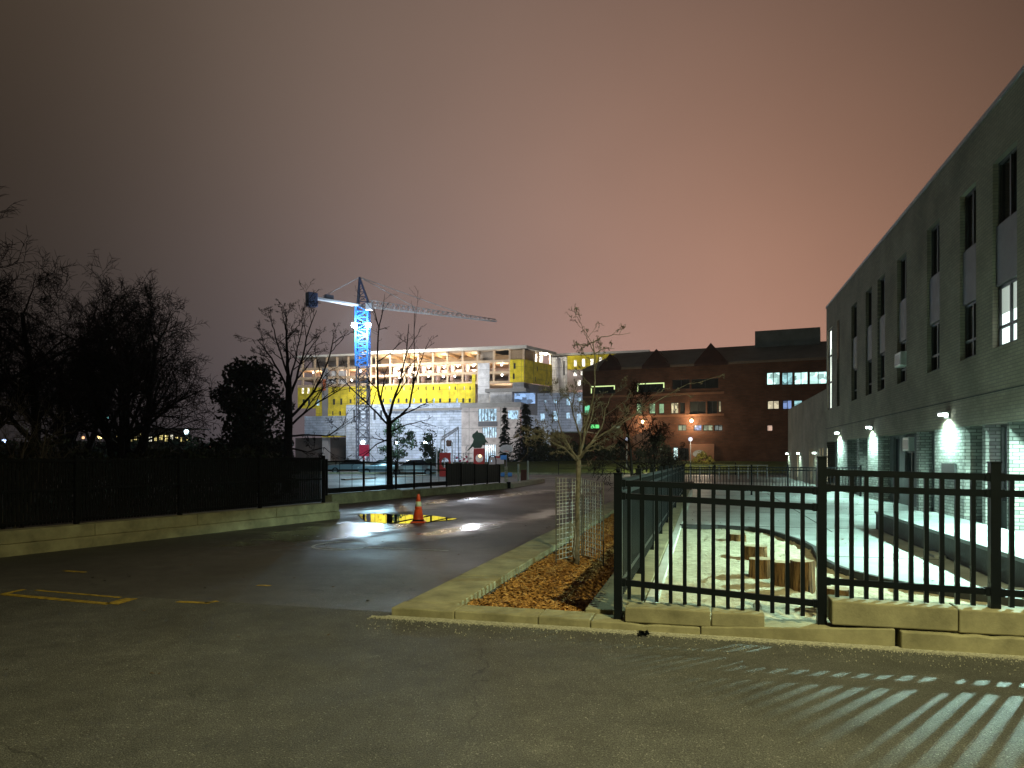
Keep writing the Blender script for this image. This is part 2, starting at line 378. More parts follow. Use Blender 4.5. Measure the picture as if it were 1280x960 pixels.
sand = [(6.9, -.5), (16.1, -.5), (16.15, .3), (15.9, .95), (15.4, 1.25), (14.8, 1.43), (13.5, 1.70), (12.7, 1.76), (11.9, 1.70), (11.2, 1.70), (10.6, 1.76), (10.2, 1.86), (9.6, 2.15), (9.06, 2.55), (8.6, 3.2), (8.3, 4.2), (8.2, 6.2), (6.9, 6.2)]
mb = MB(); mb.prism([S(u, v, .008) for u, v in sand], (0, 0, -.1)); struct('sand_pit', mb, M_SAND)
def inside(u, v, poly):
    c = False
    for (a, b), (d, e) in zip(poly, poly[1:]+poly[:1]):
        if (b > v) != (e > v) and u < (d-a)*(v-b)/(e-b)+a: c = not c
    return c
mb = MB(); st_ = .07; gi = {}
foot = [(rnd.uniform(7, 15.5), rnd.uniform(-.4, 2.2), rnd.uniform(0, 3.14)) for k in range(150)]
def sandz(u, v):
    z = .022*mnoise.noise(Vector((u*2.2, v*2.2, 1)))+.012*mnoise.noise(Vector((u*7, v*7, 4)))
    for fu, fv, fa in foot:
        du, dv = u-fu, v-fv
        if abs(du) < .25 and abs(dv) < .25:
            p, q = du*math.cos(fa)+dv*math.sin(fa), -du*math.sin(fa)+dv*math.cos(fa); r_ = (p/.15)**2+(q/.07)**2
            z += .02*math.exp(-(r_-1.3)**2*2)-.022*math.exp(-r_)
    return z+.03
def sv(i, j):
    if (i, j) not in gi: gi[i, j] = len(mb.v); u, v = 6.93+i*st_, -.47+j*st_; mb.v.append(tuple(S(u, v, sandz(u, v))))
    return gi[i, j]
for i in range(135):
    for j in range(95):
        if inside(6.93+(i+.5)*st_, -.47+(j+.5)*st_, sand): mb.f.append((sv(i, j), sv(i, j+1), sv(i+1, j+1), sv(i+1, j)))
o = mb.build('sand', M_SAND, None, True); o['kind'] = 'structure'
# black edging round the sand
e = MB(); ed = sand[1:17]
for k in range(len(ed)-1):
    a, b = S(*ed[k], .05), S(*ed[k+1], .05); e.bar(a, b + (b-a).normalized()*.02, .07, .13)
tag(e.build('edging', mat('black_edging', (.02, .02, .02), .7, .3, 6)), 'low black edging curving between sand and pale paving', 'edging')
jm = MB()
for u in (12.4, 17.2, 21.5, 26.0, 30.2): jm.box(S(u, -.3 if u > 16.4 else 1.9, 0), EU*.03, EV*(6.6 if u > 16.4 else (1.7 if u > 12.5 else 1.7)), EZ*.004)
jm.box(S(16.4, 2.6, 0), EU*16, EV*.03, EZ*.0035)
struct('pavement_joint', jm, mat('joint_dirt', (.05, .055, .05), .9, .3, 6))
lv = MB()
for q in range(520):
    if rnd.random() < .6: p = S(rnd.uniform(9, 32), rnd.uniform(-.4, 6), .012)
    else: p = S(rnd.uniform(3.5, 26), rnd.uniform(-8, -3.05), .006)
    if inside(*((p.x*SA+p.y*CA), (p.x*CA-p.y*SA)), sand): p.z = .06
    a = rnd.uniform(0, 6.28); L = rnd.uniform(.012, .032); d = Vector((math.cos(a), math.sin(a), rnd.uniform(-.1, .3)))*L; w = Vector((-math.sin(a), math.cos(a), rnd.uniform(-.2, .4)))*L*.6
    lv.quad(p-d, p+w, p+d, p-w)
tag(lv.build('fallen_leaves', mat('brown_leaf', (.09, .06, .03), .8, .5, 30)), 'scattered small brown leaves on paving and road', 'leaves', kind='stuff')
# raised walkway along the building
rw = thing('raised_walkway', 'raised pale walkway with side wall coloured dark for shade between schoolyard and school', 'walkway', S(11, 4.2, 0))
mb = MB(); mb.box(S(3.0, 3.67, -.1), EU*14.4, EV*.14, EZ*.44); mb.box(S(17.26, 3.82, -.1), EU*.14, EV*1.0, EZ*.44)
mb.build('side_wall', mat('shade_dark_concrete', (.055, .055, .052), .85, .35, 2, bump=.3), rw)  # shade on the side turned from the lamps is put into this concrete's colour
for k in range(6):
    mb = MB(); mb.box(S(3.0+2.4*k+.006, 3.64, .335), EU*2.388, EV*1.2, EZ*.055); bevel(mb.build('deck_slab', mat('stained_paving', (.17, .195, .19), .6, .35, 1.4, bump=.2, spec=.3, bscale=50), rw), .008)
for k, u in enumerate((9.2, 12.6)):
    mb = MB(); mb.box(S(u, 3.50, -.02), EU*.62, EV*.165, EZ*.06); mb.build('footing_edge', M_CONC2, rw)

# lawn bank beyond the lane, lit by a lamp
mb = MB(); pts = [(-8, 66, 0), (4, 64, 0), (14, 62.4, 0), (40, 62.4, 0), (40, 84, .9), (12, 84, 1.1), (-8, 86, .8)]
mb.prism([Vector(p) for p in pts[:4]] + [Vector(p) for p in pts[4:]], (0, 0, -.3)); struct('lawn_bank', mb, M_GRASS)
mb = MB(); mb.bar((-40, 66.2, .06), (13.9, 62.2, .06), .2, .16); mb.bar((14, 62.2, .06), (40, 62.2, .06), .2, .16); struct('lane_kerb', mb, M_CONC)

# painted marks
def marks(name, polys, m):
    mb = MB()
    for p in polys: mb.prism([G(x, y, .004) for x, y in p], (0, 0, -.003))
    return struct(name, mb, m)
def strip(a, b, w):                                       # a line on the ground of width w metres
    a = G(*a); b = G(*b); d = (b-a).normalized(); n = Vector((-d.y, d.x, 0))*w/2
    return [a-n, b-n, b+n, a+n]
def marks3(name, polys, m):
    mb = MB()
    for p in polys:
        mb.prism([Vector((q.x, q.y, .004)) for q in p], (0, 0, -.003))
    return struct(name, mb, m)
marks3('road_marking', [strip((4, 743), (136, 755), .09), strip((45, 738), (150, 747), .05), strip((139, 755.3), (164, 748.2), .16), strip((2, 743), (30, 737), .07)], M_PAINTY)
marks3('road_marking', [strip((222, 752.2), (262, 754), .07), strip((256, 754), (272, 751.5), .06)], M_PAINTY)
marks3('road_marking', [strip((80, 713.5), (106, 715.5), .07)], M_PAINTY)
marks3('road_marking', [strip((322, 731.5), (338, 732.3), .06)], M_PAINTY)
ring = []
cc = G(428, 682)
for k in range(5, 33):
    a0, a1 = 2*math.pi*k/36, 2*math.pi*(k+1)/36
    def q(a, r): return cc + Vector((math.cos(a)*r*.52, math.sin(a)*r*.62, 0))
    ring.append([q(a0, .92), q(a1, .92), q(a1, 1.02), q(a0, 1.02)])
ring.append(strip((458, 684.5), (560, 688.5), .05)); ring.append(strip((400, 684), (430, 686.8), .05)); ring.append(strip((600, 664), (625, 658.5), .07))
marks3('road_marking', ring, M_PAINTW)

# the puddle in front of the cone
mw = bpy.data.materials.new('still_water'); mw.use_nodes = True; b_ = mw.node_tree.nodes['Principled BSDF']
b_.inputs['Base Color'].default_value = (.008, .009, .01, 1); b_.inputs['Roughness'].default_value = .015; b_.inputs['IOR'].default_value = 1.38
b_.inputs['Specular IOR Level'].default_value = .75
def outline(pts, z, name, m):
    mb = MB(); f = []
    for x, y in pts: q = G(x, y, z); q.z = z+(q.y-16.6)*.0068; f.append(q)      # tilted over the flat road so it mirrors the yellow facade
    mb.prism(f, (0, 0, -.03)); return struct(name, mb, m)
outline([(447, 644), (462, 643), (480, 643.2), (500, 644), (520, 644.2), (540, 645.2), (556, 647.2), (572, 648.6), (566, 650), (548, 651.6), (533, 653.4), (515, 654.4), (496, 654.6), (478, 654.2), (462, 653), (455, 651), (452, 648)], .003, 'puddle', mw)
# ------------------------------------------------------------------ kerb blocks along the front
def block(name, u0, u1, v0, v1, zb, zl, zr, label, cat='kerb', group=None, m=M_CONC, bw=.012):
    """a concrete beam lying along v; zl/zr are the heights of its top at its two ends"""
    mb = MB(); base = S(u0, v0, 0); z_ = lambda v: 0
    n = max(2, int((v1-v0)/.11)); rb = random.Random(int((v0+20)*977+zb*131)); jt = lambda a: rb.uniform(-a, a)
    for k in range(n+1):
        f = k/n; v = v0+(v1-v0)*f; zt_ = zl+(zr-zl)*f; chip = .012 if rb.random() < .10 else 0
        mb.v += [tuple(S(u0+jt(.002), v, zb)), tuple(S(u0+jt(.003)+chip*.7, v, zt_+jt(.0025)-chip)), tuple(S(u1+jt(.003), v, zt_+jt(.003))), tuple(S(u1, v, zb))]
    for k in range(n):
        a = 4*k; mb.f += [(a+i_, a+4+i_, a+4+(i_+1) % 4, a+(i_+1) % 4)[::-1] for i_ in range(4)]
    mb.f += [(0, 1, 2, 3)[::-1], (4*n+3, 4*n+2, 4*n+1, 4*n)[::-1]]
    mb.f = [tuple(reversed(q)) for q in mb.f]
    o = mb.build(name, m); bevel(o, bw); return tag(o, label, cat, group)
block('kerb_block', 6.65, 6.98, -3.02, -2.36, -.1, .085, .085, 'first front kerb block, at the corner where road meets planter', group='concrete blocks along the forecourt edge')
block('kerb_block', 6.655, 6.98, -2.353, -1.52, -.1, .085, .085, 'kerb block in front of the wood chips, second from the road corner', group='concrete blocks along the forecourt edge')
block('kerb_block', 6.65, 6.98, -1.513, -1.02, -.1, .088, .08, 'kerb block at the right end of the wood chips', group='concrete blocks along the forecourt edge')
block('kerb_block', 6.64, 6.98, -1.012, -.03, -.1, .07, .07, 'low sunken kerb block below the corner fence post', group='concrete blocks along the forecourt edge')
block('kerb_block', 6.645, 6.98, -.022, 1.55, -.1, .075, .155, 'long lower block rising under the middle fence post', group='concrete blocks along the forecourt edge')
block('kerb_block', 6.60, 6.98, 1.585, 3.6, -.1, .145, .135, 'lower block right of the dark gap in the course', group='concrete blocks along the forecourt edge')
block('kerb_block', 6.61, 6.98, 3.61, 6.0, -.1, .135, .13, 'lower block at the right edge of the picture', group='concrete blocks along the forecourt edge')
block('wall_block', 6.66, 6.92, -.70, .06, .072, .215, .215, 'upper block between the corner post and its sandy neighbour', group='upper course of concrete blocks')
block('wall_block', 6.665, 6.92, .068, .52, .08, .205, .212, 'short upper block beside the hollow under the middle post', group='upper course of concrete blocks')
block('wall_block', 6.65, 6.93, 1.06, 2.02, .157, .365, .345, 'tall upper block starting right of the middle post', group='upper course of concrete blocks')
block('wall_block', 6.655, 6.93, 2.028, 3.4, .147, .343, .33, 'upper block under the right hand fence post', group='upper course of concrete blocks')
block('wall_block', 6.65, 6.93, 3.41, 5.6, .138, .33, .32, 'upper block running out of the picture on the right', group='upper course of concrete blocks')
# side kerb of the planter: flat blocks end to end
us = [6.985, 8.7, 10.4, 12.2, 14.0, 15.9, 17.8, 20.0, 22.4, 25.0, 27.6, 30.2, 33.0]
ordw = 'first second third fourth fifth sixth seventh eighth ninth tenth eleventh twelfth'.split()
for k in range(12):
    mb = MB(); z = .085 + .004*(k % 2)
    mb.box(S(us[k]+.004, -3.0, -.12), EU*(us[k+1]-us[k]-.008), EV*.56, EZ*(z+.12))
    tag(bevel(mb.build('kerb_block', M_CONC), .012), 'flat planter kerb block along the road, %s from the front corner' % ordw[k], 'kerb', 'flat blocks between road and planter')
# strip of concrete under the side fence and light kerb inside it
k_ = MB(); k_.box(S(6.99, -1.12, -.12), EU*26, EV*.52, EZ*.225); tag(bevel(k_.build('footing', M_CONC), .01), 'concrete strip footing under the long side fence', 'footing')
k_ = MB(); k_.box(S(6.99, -.59, -.1), EU*26, EV*.12, EZ*.19); tag(bevel(k_.build('kerb_strip', mat('pale_concrete', (.52, .52, .46), .8, .15, 3, bump=.2)), .01), 'pale kerb between fence footing and sand', 'kerb')
# wood chips
mb = MB(); nu, nv = 100, 10
gr = {}
for i in range(nu+1):
    for j in range(nv+1):
        u = 6.98+26*(i/nu); v = -2.45+1.34*j/nv
        z = -.02+.05*mnoise.noise(Vector((u*1.3, v*1.7, 0)))+.02*mnoise.noise(Vector((u*5, v*5, 3)))
        gr[i, j] = len(mb.v); mb.v.append(tuple(S(u, v, z)))
for i in range(nu):
    for j in range(nv): mb.f.append((gr[i, j], gr[i, j+1], gr[i+1, j+1], gr[i+1, j]))
for q in range(13000):
    u = 6.99+14*rnd.random()**2.2; v = rnd.uniform(-2.43, -1.13)
    z = -.012+.05*mnoise.noise(Vector((u*1.3, v*1.7, 0)))+.02*mnoise.noise(Vector((u*5, v*5, 3)))
    a = rnd.uniform(0, 6.28); L = rnd.uniform(.012, .04); w = rnd.uniform(.006, .014); t = rnd.uniform(-.5, .5)
    d = Vector((math.cos(a), math.sin(a), t))*L; n = Vector((-math.sin(a), math.cos(a), rnd.uniform(-.6, .6)))*w; p = S(u, v, z+rnd.uniform(0, .018))
    mb.quad(p-d-n, p+d-n, p+d+n, p-d+n)
mc = mat('wood_chips', (.26, .11, .026), .85, .75, 26, spec=.2, col2=(.66, .34, .10), detail=2)
tag(mb.build('wood_chips', mc), 'orange brown wood chips covering the planter', 'wood chips', kind='stuff')
# grit washed along the foot of the kerb
mb = MB()
for q in range(15000):
    v = rnd.uniform(-3.2, 6); u = 6.60-abs(rnd.gauss(0, .05))-(.03 if v > 1.5 else 0)
    if rnd.random() < .07: u -= rnd.random()**2*.5
    r = rnd.uniform(.0025, .0075); p = S(u, v, .002); a = rnd.uniform(0, 6.28); i = len(mb.v)
    for k in range(3): mb.v.append((p.x+r*math.cos(a+k*2.1), p.y+r*math.sin(a+k*2.1), .001))
    mb.v.append((p.x, p.y, .004+r*1.2)); mb.f += [(i, i+1, i+3), (i+1, i+2, i+3), (i+2, i, i+3)]
tag(mb.build('gravel', M_GRAVEL), 'pale grit lying along the foot of the concrete blocks', 'gravel', kind='stuff')
mb = MB()
prof = []
for k in range(60):
    v = -3.1+9.1*k/59; prof.append((6.60-.07-.03*mnoise.noise(Vector((v*2.1, 5, 0)))-.025*mnoise.noise(Vector((v*9, 2, 0))), v))
mb.prism([S(u, v, .006) for u, v in prof]+[S(6.66, 6, .006), S(6.66, -3.05, .006)], (0, 0, -.004))
tag(mb.build('grit_drift', M_GRAVEL), 'thin drift of pale sand against the kerb foot', 'sand', kind='stuff')

# ------------------------------------------------------------------ black metal fences
def picket(name, top, bot, m, parent, w=.034):
    mb = MB(); mb.bar(bot, top, w, w, up=EU); return mb.build(name, m, parent)
def post(top, bot, w, parent, finial=True):
    mb = MB(); a, b = Vector(bot), Vector(top); mb.box(a-EU*w/2-EV*w/2, EU*w, EV*w, EZ*(b.z-a.z))
    o = mb.build('post', M_BLACK, parent)
    c = MB(); c.box(b-EU*(w/2+.006)-EV*(w/2+.006), EU*(w+.012), EV*(w+.012), EZ*.014)
    if finial: c.ball(b+EZ*.035, .024, 8)
    c.build('cap', M_BLACK, o); return o
FU = 6.80
pA, pB, pC = -.775, 1.0, 2.33
ff = thing('metal_fence', 'black metal picket fence facing the forecourt on concrete blocks', 'fence', S(FU, pA, .1))
post(S(FU, pA, 1.43), S(FU, pA, .07), .075, ff)
post(S(FU, pB, 1.585), S(FU, pB, .10), .075, ff, False)
post(S(FU, pC, 1.54), S(FU, pC, .33), .075, ff, False)
post(S(FU, 3.66, 1.50), S(FU, 3.66, .32), .075, ff, False)
def panel(v0, v1, rz, xs, bots, label):
    """rz: three (z at v0, z at v1) rails; xs: v of each picket; bots: z of picket feet at the ends"""
    for k, (a, b) in enumerate(rz):
        p = MB(); p.bar(S(FU, v0, a), S(FU, v1, b), .038, .055); ra = p.build('rail', M_BLACK, ff)
        for v, z in ((v0+.012, a), (v1-.012, b)):
            bk = MB(); bk.box(S(FU-.03, v-.018, z-.034), EU*.06, EV*.036, EZ*.068); bk.build('bracket', M_BLACK, ra)
    po = ff
    for v in xs:
        t = (v-v0)/(v1-v0); zt = rz[0][0]+(rz[0][1]-rz[0][0])*t; zb = bots[0]+(bots[1]-bots[0])*t
        picket('picket', S(FU, v, zt+.004), S(FU, v, zb), M_BLACK, po)
panel(pA+.04, pB-.04, [(1.345, 1.295), (1.225, 1.150), (.415, .305)], [pA+.04+.062+k*.1265 for k in range(13)], (.262, .185), 'left panel, its rails sloping down towards the middle post')
panel(pB+.04, pC-.04, [(1.455, 1.425), (1.320, 1.290), (.505, .475)], [pB+.04+.085+k*.1165 for k in range(10)], (.372, .352), 'middle panel, set higher than the left one')
panel(pC+.04, 3.62, [(1.425, 1.40), (1.290, 1.265), (.470, .45)], [pC+.04+.085+k*.1165 for k in range(10)], (.352, .34), 'right panel running out of the picture')
FV = -.80
sf = thing('metal_fence', 'long black picket fence receding between planter and sandy schoolyard', 'fence', S(FU, FV, .1))
def zt(u): return 1.36-.22*(u-6.8)/26
ulist = [6.86+2.42*k for k in range(11)]
cnt = 0; rest = MB()
for k in range(10):
    a, b = ulist[k], ulist[k+1]
    if k > 0: post(S(a, FV, zt(a)+.09), S(a, FV, .1), .07, sf, k < 3)
    for za, zb in ((zt(a), zt(b)), (zt(a)-.125, zt(b)-.125), (.36-.01*k, .35-.01*k)):
        p = MB(); p.bar(S(a+.02, FV, za), S(b-.02, FV, zb), .034, .045); p.build('rail', M_BLACK, sf)
    po = sf
    for q in range(20):
        u = a+.08+q*.119
        if cnt < 100: picket('picket', S(u, FV, zt(u)), S(u, FV, .19), M_BLACK, po); cnt += 1
        else: rest.bar(S(u, FV, .19), S(u, FV, zt(u)), .026, .026, up=EU)
ro = rest.build('picket', M_BLACK, sf); ro['kind'] = 'stuff'
UE = ulist[-1]; post(S(UE, FV, zt(UE)+.09), S(UE, FV, .1), .07, sf, False)
bf = thing('metal_fence', 'far black picket fence across the back of the schoolyard', 'fence', S(UE, 0, 0))
VB = [FV, .45, 1.9, 3.3, 4.7, 6.0]
for k in range(5):
    a, b = VB[k]+.03, VB[k+1]-.03; p = MB()
    for z in (1.13, 1.02, .36): p.bar(S(UE, a, z), S(UE, b, z), .03, .045)
    for q in range(11):
        v = a+.06+q*(b-a-.12)/10; p.bar(S(UE, v, .22), S(UE, v, 1.13), .022, .022, up=EU)
    p.build('fence_panel', M_BLACKFAR, bf)
    q = MB(); q.box(S(UE-.035, VB[k+1]-.035, 0), EU*.07, EV*.07, EZ*1.24); q.build('post', M_BLACKFAR, bf)

# ------------------------------------------------------------------ left walls and their fences
d1 = (Lw1-Lw0).normalized(); n1 = Vector((d1.y, -d1.x, 0))            # n1 points to the road
lw = thing('retaining_wall', 'low two course concrete wall along the dark left side of the road', 'wall', Lw0)
L1 = (Lw1-Lw0).length
mb = MB(); mb.box(Lw0-EZ*.1, d1*L1, -n1*.42, EZ*.29); bevel(mb.build('lower_course', M_CONC, lw), .015)
mb = MB(); nb = 7
for k in range(nb):
    a = L1*k/nb; mb.box(Lw0+d1*(a+.006)-n1*.035+EZ*.192, d1*(L1/nb-.012), -n1*.38, EZ*(.20+.03*k/nb))
bevel(mb.build('upper_course', M_CONC, lw), .015)
lf = thing('slatted_fence', 'tall black fence with close slats on the low left wall', 'fence', Lw0-n1*.2)
LF0 = Lw0-n1*.25; LE = L1-.35
for k in range(8):
    a = LE*k/7; mb = MB(); mb.box(LF0+d1*(a-.035)+n1*.03+EZ*.39, d1*.07, -n1*.07, EZ*1.22); mb.build('post', M_BLACKFAR, lf)
for k in range(7):
    a, b = LE*k/7+.045, LE*(k+1)/7-.045; mb = MB()
    for z in (.50, 1.02, 1.52): mb.bar(LF0+d1*a+EZ*z, LF0+d1*b+EZ*z, .03, .045)
    n = int((b-a)/.062)
    for q in range(n): mb.box(LF0+d1*(a+.01+(b-a-.02)*q/n)-n1*.02+EZ*.44, d1*.047, -n1*.012, EZ*1.12)
    mb.build('slat_panel', M_BLACKFAR, lf)
# second wall, set back, with mesh fence and dark panels
w2 = thing('retaining_wall', 'long low concrete wall curving along the far left road edge', 'wall', W2[0])
for k in range(3):
    a, b = W2[k], W2[k+1]; d = (b-a).normalized(); n = Vector((d.y, -d.x, 0)); mb = MB()
    mb.box(a-EZ*.1+d*.005, d*((b-a).length-.01), -n*.35, EZ*(.44-.05*k)); bevel(mb.build('wall_section', M_CONC, w2), .015)
mf = thing('mesh_fence', 'black see through mesh fence in front of the parked cars', 'fence', W2[0])
def f2(k, t): return W2[k].lerp(W2[k+1], t)
pts2 = [f2(0, 0), f2(0, .5), f2(0, 1), f2(1, .14), f2(1, .28), f2(1, .42)]
def z2(p): return 1.42-.28*max(0, (p.y-24)/11)
for p in pts2:
    q = p+Vector((-.2, .1, 0)); mb = MB(); mb.box(q-Vector((.035, .035, -.3)), Vector((.07, 0, 0)), Vector((0, .07, 0)), EZ*(z2(p)-.22)); mb.build('post', M_BLACKFAR, mf)
for k in range(5):
    a, b = pts2[k]+Vector((-.2, .1, 0)), pts2[k+1]+Vector((-.2, .1, 0)); mb = MB(); za, zb = z2(a), z2(b)
    for h in (1.0, .80): mb.bar(a+EZ*za*h, b+EZ*zb*h, .04, .045)
    n = max(2, int((b-a).length/.6))
    for q in range(1, n):
        p = a.lerp(b, q/n); mb.bar(p+EZ*.36, p+EZ*(za+(zb-za)*q/n), .012, .012, up=EU)
    mb.build('fence_panel', M_BLACKFAR, mf)
    lo = MB(); dd = (b-a).normalized(); lo.box(a+EZ*.36+dd*.05, dd*((b-a).length-.1), Vector((-.02, .01, 0)), EZ*.17); lo.build('lower_board', M_BLACKFAR, mf)
pf = thing('panel_fence', 'glossy black solid fence panels in front of the playground', 'fence', f2(1, .42))
tt = [.42, .56, .70, .84, .985]
for k in range(4):
    a, b = f2(1, tt[k])+Vector((-.2, .1, .33)), f2(1, tt[k+1])+Vector((-.2, .1, .33)); d = b-a; mb = MB()
    nstr = 6
    for q in range(nstr):
        mb.box(a+d*((q+.03)/nstr), d*(.94/nstr), Vector((-.03, .015, 0)), EZ*(z2(a)-.30))
    o = mb.build('fence_panel', mat('glossy_black_panel', (.004, .004, .006), .35, .3, 4, spec=.3), pf)
    mb = MB(); mb.bar(b-EZ*.1, b+EZ*(z2(b)-.28), .07, .07, up=EU); mb.build('post', M_BLACKFAR, pf)

# ------------------------------------------------------------------ log stumps
M_LOG = mat('stump_wood', (.055, .03, .016), .9, .7, 9, bump=.9, spec=.1, col2=(.30, .165, .07), detail=3)
_t = M_LOG.node_tree     # grain runs up the stump
for n_ in [x for x in _t.nodes if x.type == 'TEX_NOISE']:
    mp_ = nn(_t, 'ShaderNodeMapping'); mp_.inputs['Scale'].default_value = (3.2, 3.2, .35); _t.links.new(n_.inputs['Vector'].links[0].from_socket, mp_.inputs[0]); _t.links.new(mp_.outputs[0], n_.inputs['Vector'])
M_LOGTOP = mat('sawn_wood', (.34, .27, .17), .85, .2, 14, spec=.15)
def stump(px, base, d, h, label, seed):
    c = G(px, base); r = random.Random(seed); t = thing('log_stump', label, 'stump', c, 'log stumps standing in the sand')
    n = 18; rs = [d/2*(1+.07*math.sin(3*k*.35+seed)+r.uniform(-.05, .05)) for k in range(n)]
    mb = MB()
    for z, s in ((-.05, 1.05), (.03, 1.02), (h*.6, .98), (h-.01, .97), (h, .94)):
        for k in range(n): mb.v.append((c.x+rs[k]*s*math.cos(2*math.pi*k/n), c.y+rs[k]*s*math.sin(2*math.pi*k/n), z+c.z))
    for q in range(4):
        for k in range(n): mb.f.append((q*n+k, q*n+(k+1) % n, (q+1)*n+(k+1) % n, (q+1)*n+k))
    mb.build('bark', M_LOG, t)
    tp = MB(); tp.quad(*[(c.x+rs[k]*.945*math.cos(2*math.pi*k/n), c.y+rs[k]*.945*math.sin(2*math.pi*k/n), c.z+h+.002) for k in range(n)]); tp.build('sawn_top', M_LOGTOP, t)
stump(1003, 741, .27, .375, 'tall pale log stump against the middle fence post', 1)
stump(978, 734, .27, .31, 'dark cracked log stump left of the tallest one', 2)
stump(951, 723, .33, .26, 'wide brown log stump in the middle of the curve', 3)
stump(944, 700, .34, .22, 'orange lit log stump second from the back', 4)
stump(923, 678.5, .30, .16, 'lowest log stump at the far end of the curve', 5)
stump(1048, 762, .24, .22, 'reddish log stump right of the middle fence post', 6)

# ------------------------------------------------------------------ traffic cone
cp = G(523, 653.2); tcn_ = thing('traffic_cone', 'orange traffic cone with pale band beside the puddle', 'cone', cp)
mb = MB(); mb.lathe(cp, [(.135, .035), (.13, .06), (.085, .33)], 20); mb.lathe(cp, [(.085, .331), (.0795, .39)], 20); mb.build('cone_body', M_ORANGE, tcn_, True)
mb = MB(); mb.lathe(cp, [(.081, .39), (.062, .51)], 20); mb.build('reflective_band', M_REFLECT, tcn_, True)
mb = MB(); mb.lathe(cp, [(.0605, .51), (.035, .66), (.03, .68), (.022, .685)], 20); mb.build('cone_tip', M_ORANGE, tcn_, True)
mb = MB(); mb.lathe(cp, [(.14, .045), (.145, .075), (.137, .08)], 20); mb.build('weight_collar', M_BLACK, tcn_)
mb = MB(); mb.box(cp-Vector((.17, .17, 0)), Vector((.34, 0, 0)), Vector((0, .34, 0)), EZ*.035); bevel(mb.build('base', M_ORANGE, tcn_), .01)

# ------------------------------------------------------------------ bare trees
def bare(name, label, base, height, mat_, seed, trunk_r, fork=.4, stems=1, up=.35, spread=1.0, levels=4, kids=5, cat='tree', group=None, lean=(0, 0), droop=0.0, minr=.004, lenk=.62):
    r = random.Random(seed); t = thing(name, label, cat, base, group); tr, cr = MB(), MB()
    def branch(p, d, L, rad, lev):
        n = max(3, 7-lev); pts = [p]; rr = [rad]; q = Vector(p); dd = Vector(d)
        for k in range(n):
            w = .13+.08*lev
            dd = dd + Vector((r.uniform(-w, w), r.uniform(-w, w), r.uniform(-w, w)*.7 + (up*.12 if lev < 3 else 0) - droop*(.10 if lev > 0 else 0)*(k/n)))
            dd.normalize(); q = q + dd*(L/n); pts.append(Vector(q)); rr.append(max(minr*.6, rad*(1-.72*(k+1)/n)))
        sides = 8 if lev == 0 else (5 if lev == 1 else (4 if lev == 2 else 3))
        (tr if lev == 0 else cr).tube(pts, rr, sides, lev < 2)
        if lev >= levels: return
        nk = kids+(2 if lev == 0 else 0)
        for c in range(nk):
            f = (fork+(1-fork)*(c+r.random())/nk) if lev == 0 else (.2+.8*(c+r.random())/nk)
            i = min(int(f*n), n-1); bp = pts[i].lerp(pts[i+1], f*n-i); br = rr[i]+(rr[i+1]-rr[i])*(f*n-i)
            ax = (pts[i+1]-pts[i]).normalized(); a = r.uniform(0, 6.28)
            s = ax.cross(Vector((math.cos(a), math.sin(a), .3)))
            if s.length < .1: s = ax.cross(Vector((1, 0, 0)))
            s.normalize(); nd = (ax*r.uniform(.55, 1.0)+s*spread*r.uniform(.55, 1.05)).normalized()
            branch(bp, nd, L*lenk*r.uniform(.65, 1.15)*(1-.35*f if lev == 0 else 1-.25*f), max(minr, br*r.uniform(.5, .75)), lev+1)
    for s_ in range(stems):
        a = 6.28*s_/max(1, stems)+r.random()
        d = Vector((lean[0]+(.28*math.cos(a) if stems > 1 else 0), lean[1]+(.28*math.sin(a) if stems > 1 else 0), 1)).normalized()
        branch(Vector(base)+Vector((.12*math.cos(a), .12*math.sin(a), -.1))*(1 if stems > 1 else 0)-EZ*.05, d, height*r.uniform(.75, .95), trunk_r*r.uniform(.8, 1), 0)
    tr.build('trunk', mat_, t, True); cr.build('crown', mat_, t); return t
TB = 'bare winter trees left of the road'
bare('bare_tree', 'tall many stemmed bare tree with arching twigs left of the dome shaped evergreen', P(158, 600, 28)*1-EZ*P(158, 600, 28).z, 7.6, M_BARKD, 11, .19, .22, 4, .35, 1.0, 4, 7, group=TB, droop=.9, minr=.010)
bare('bare_tree', 'wide bare tree at the left edge of the picture', (P(25, 600, 25))*1-EZ*P(25, 600, 25).z, 7.3, M_BARKD, 23, .22, .25, 3, .35, 1.1, 4, 7, group=TB, droop=.6, minr=.010)
bare('bare_tree', 'bare tree standing behind the two on the far left', P(92, 600, 34)*1-EZ*P(92, 600, 34).z, 7.6, M_BARKD, 31, .22, .25, 3, .4, 1.0, 4, 7, group=TB, droop=.5, minr=.011)
bare('bare_tree', 'shrubby small tree with pale twigs just behind the left fence', P(10, 600, 14.5)*1-EZ*P(10, 600, 14.5).z, 2.5, M_BARKM, 5, .045, .2, 4, .5, .8, 3, 5, group=TB, minr=.004)
RB = 'young trees planted along the planter'
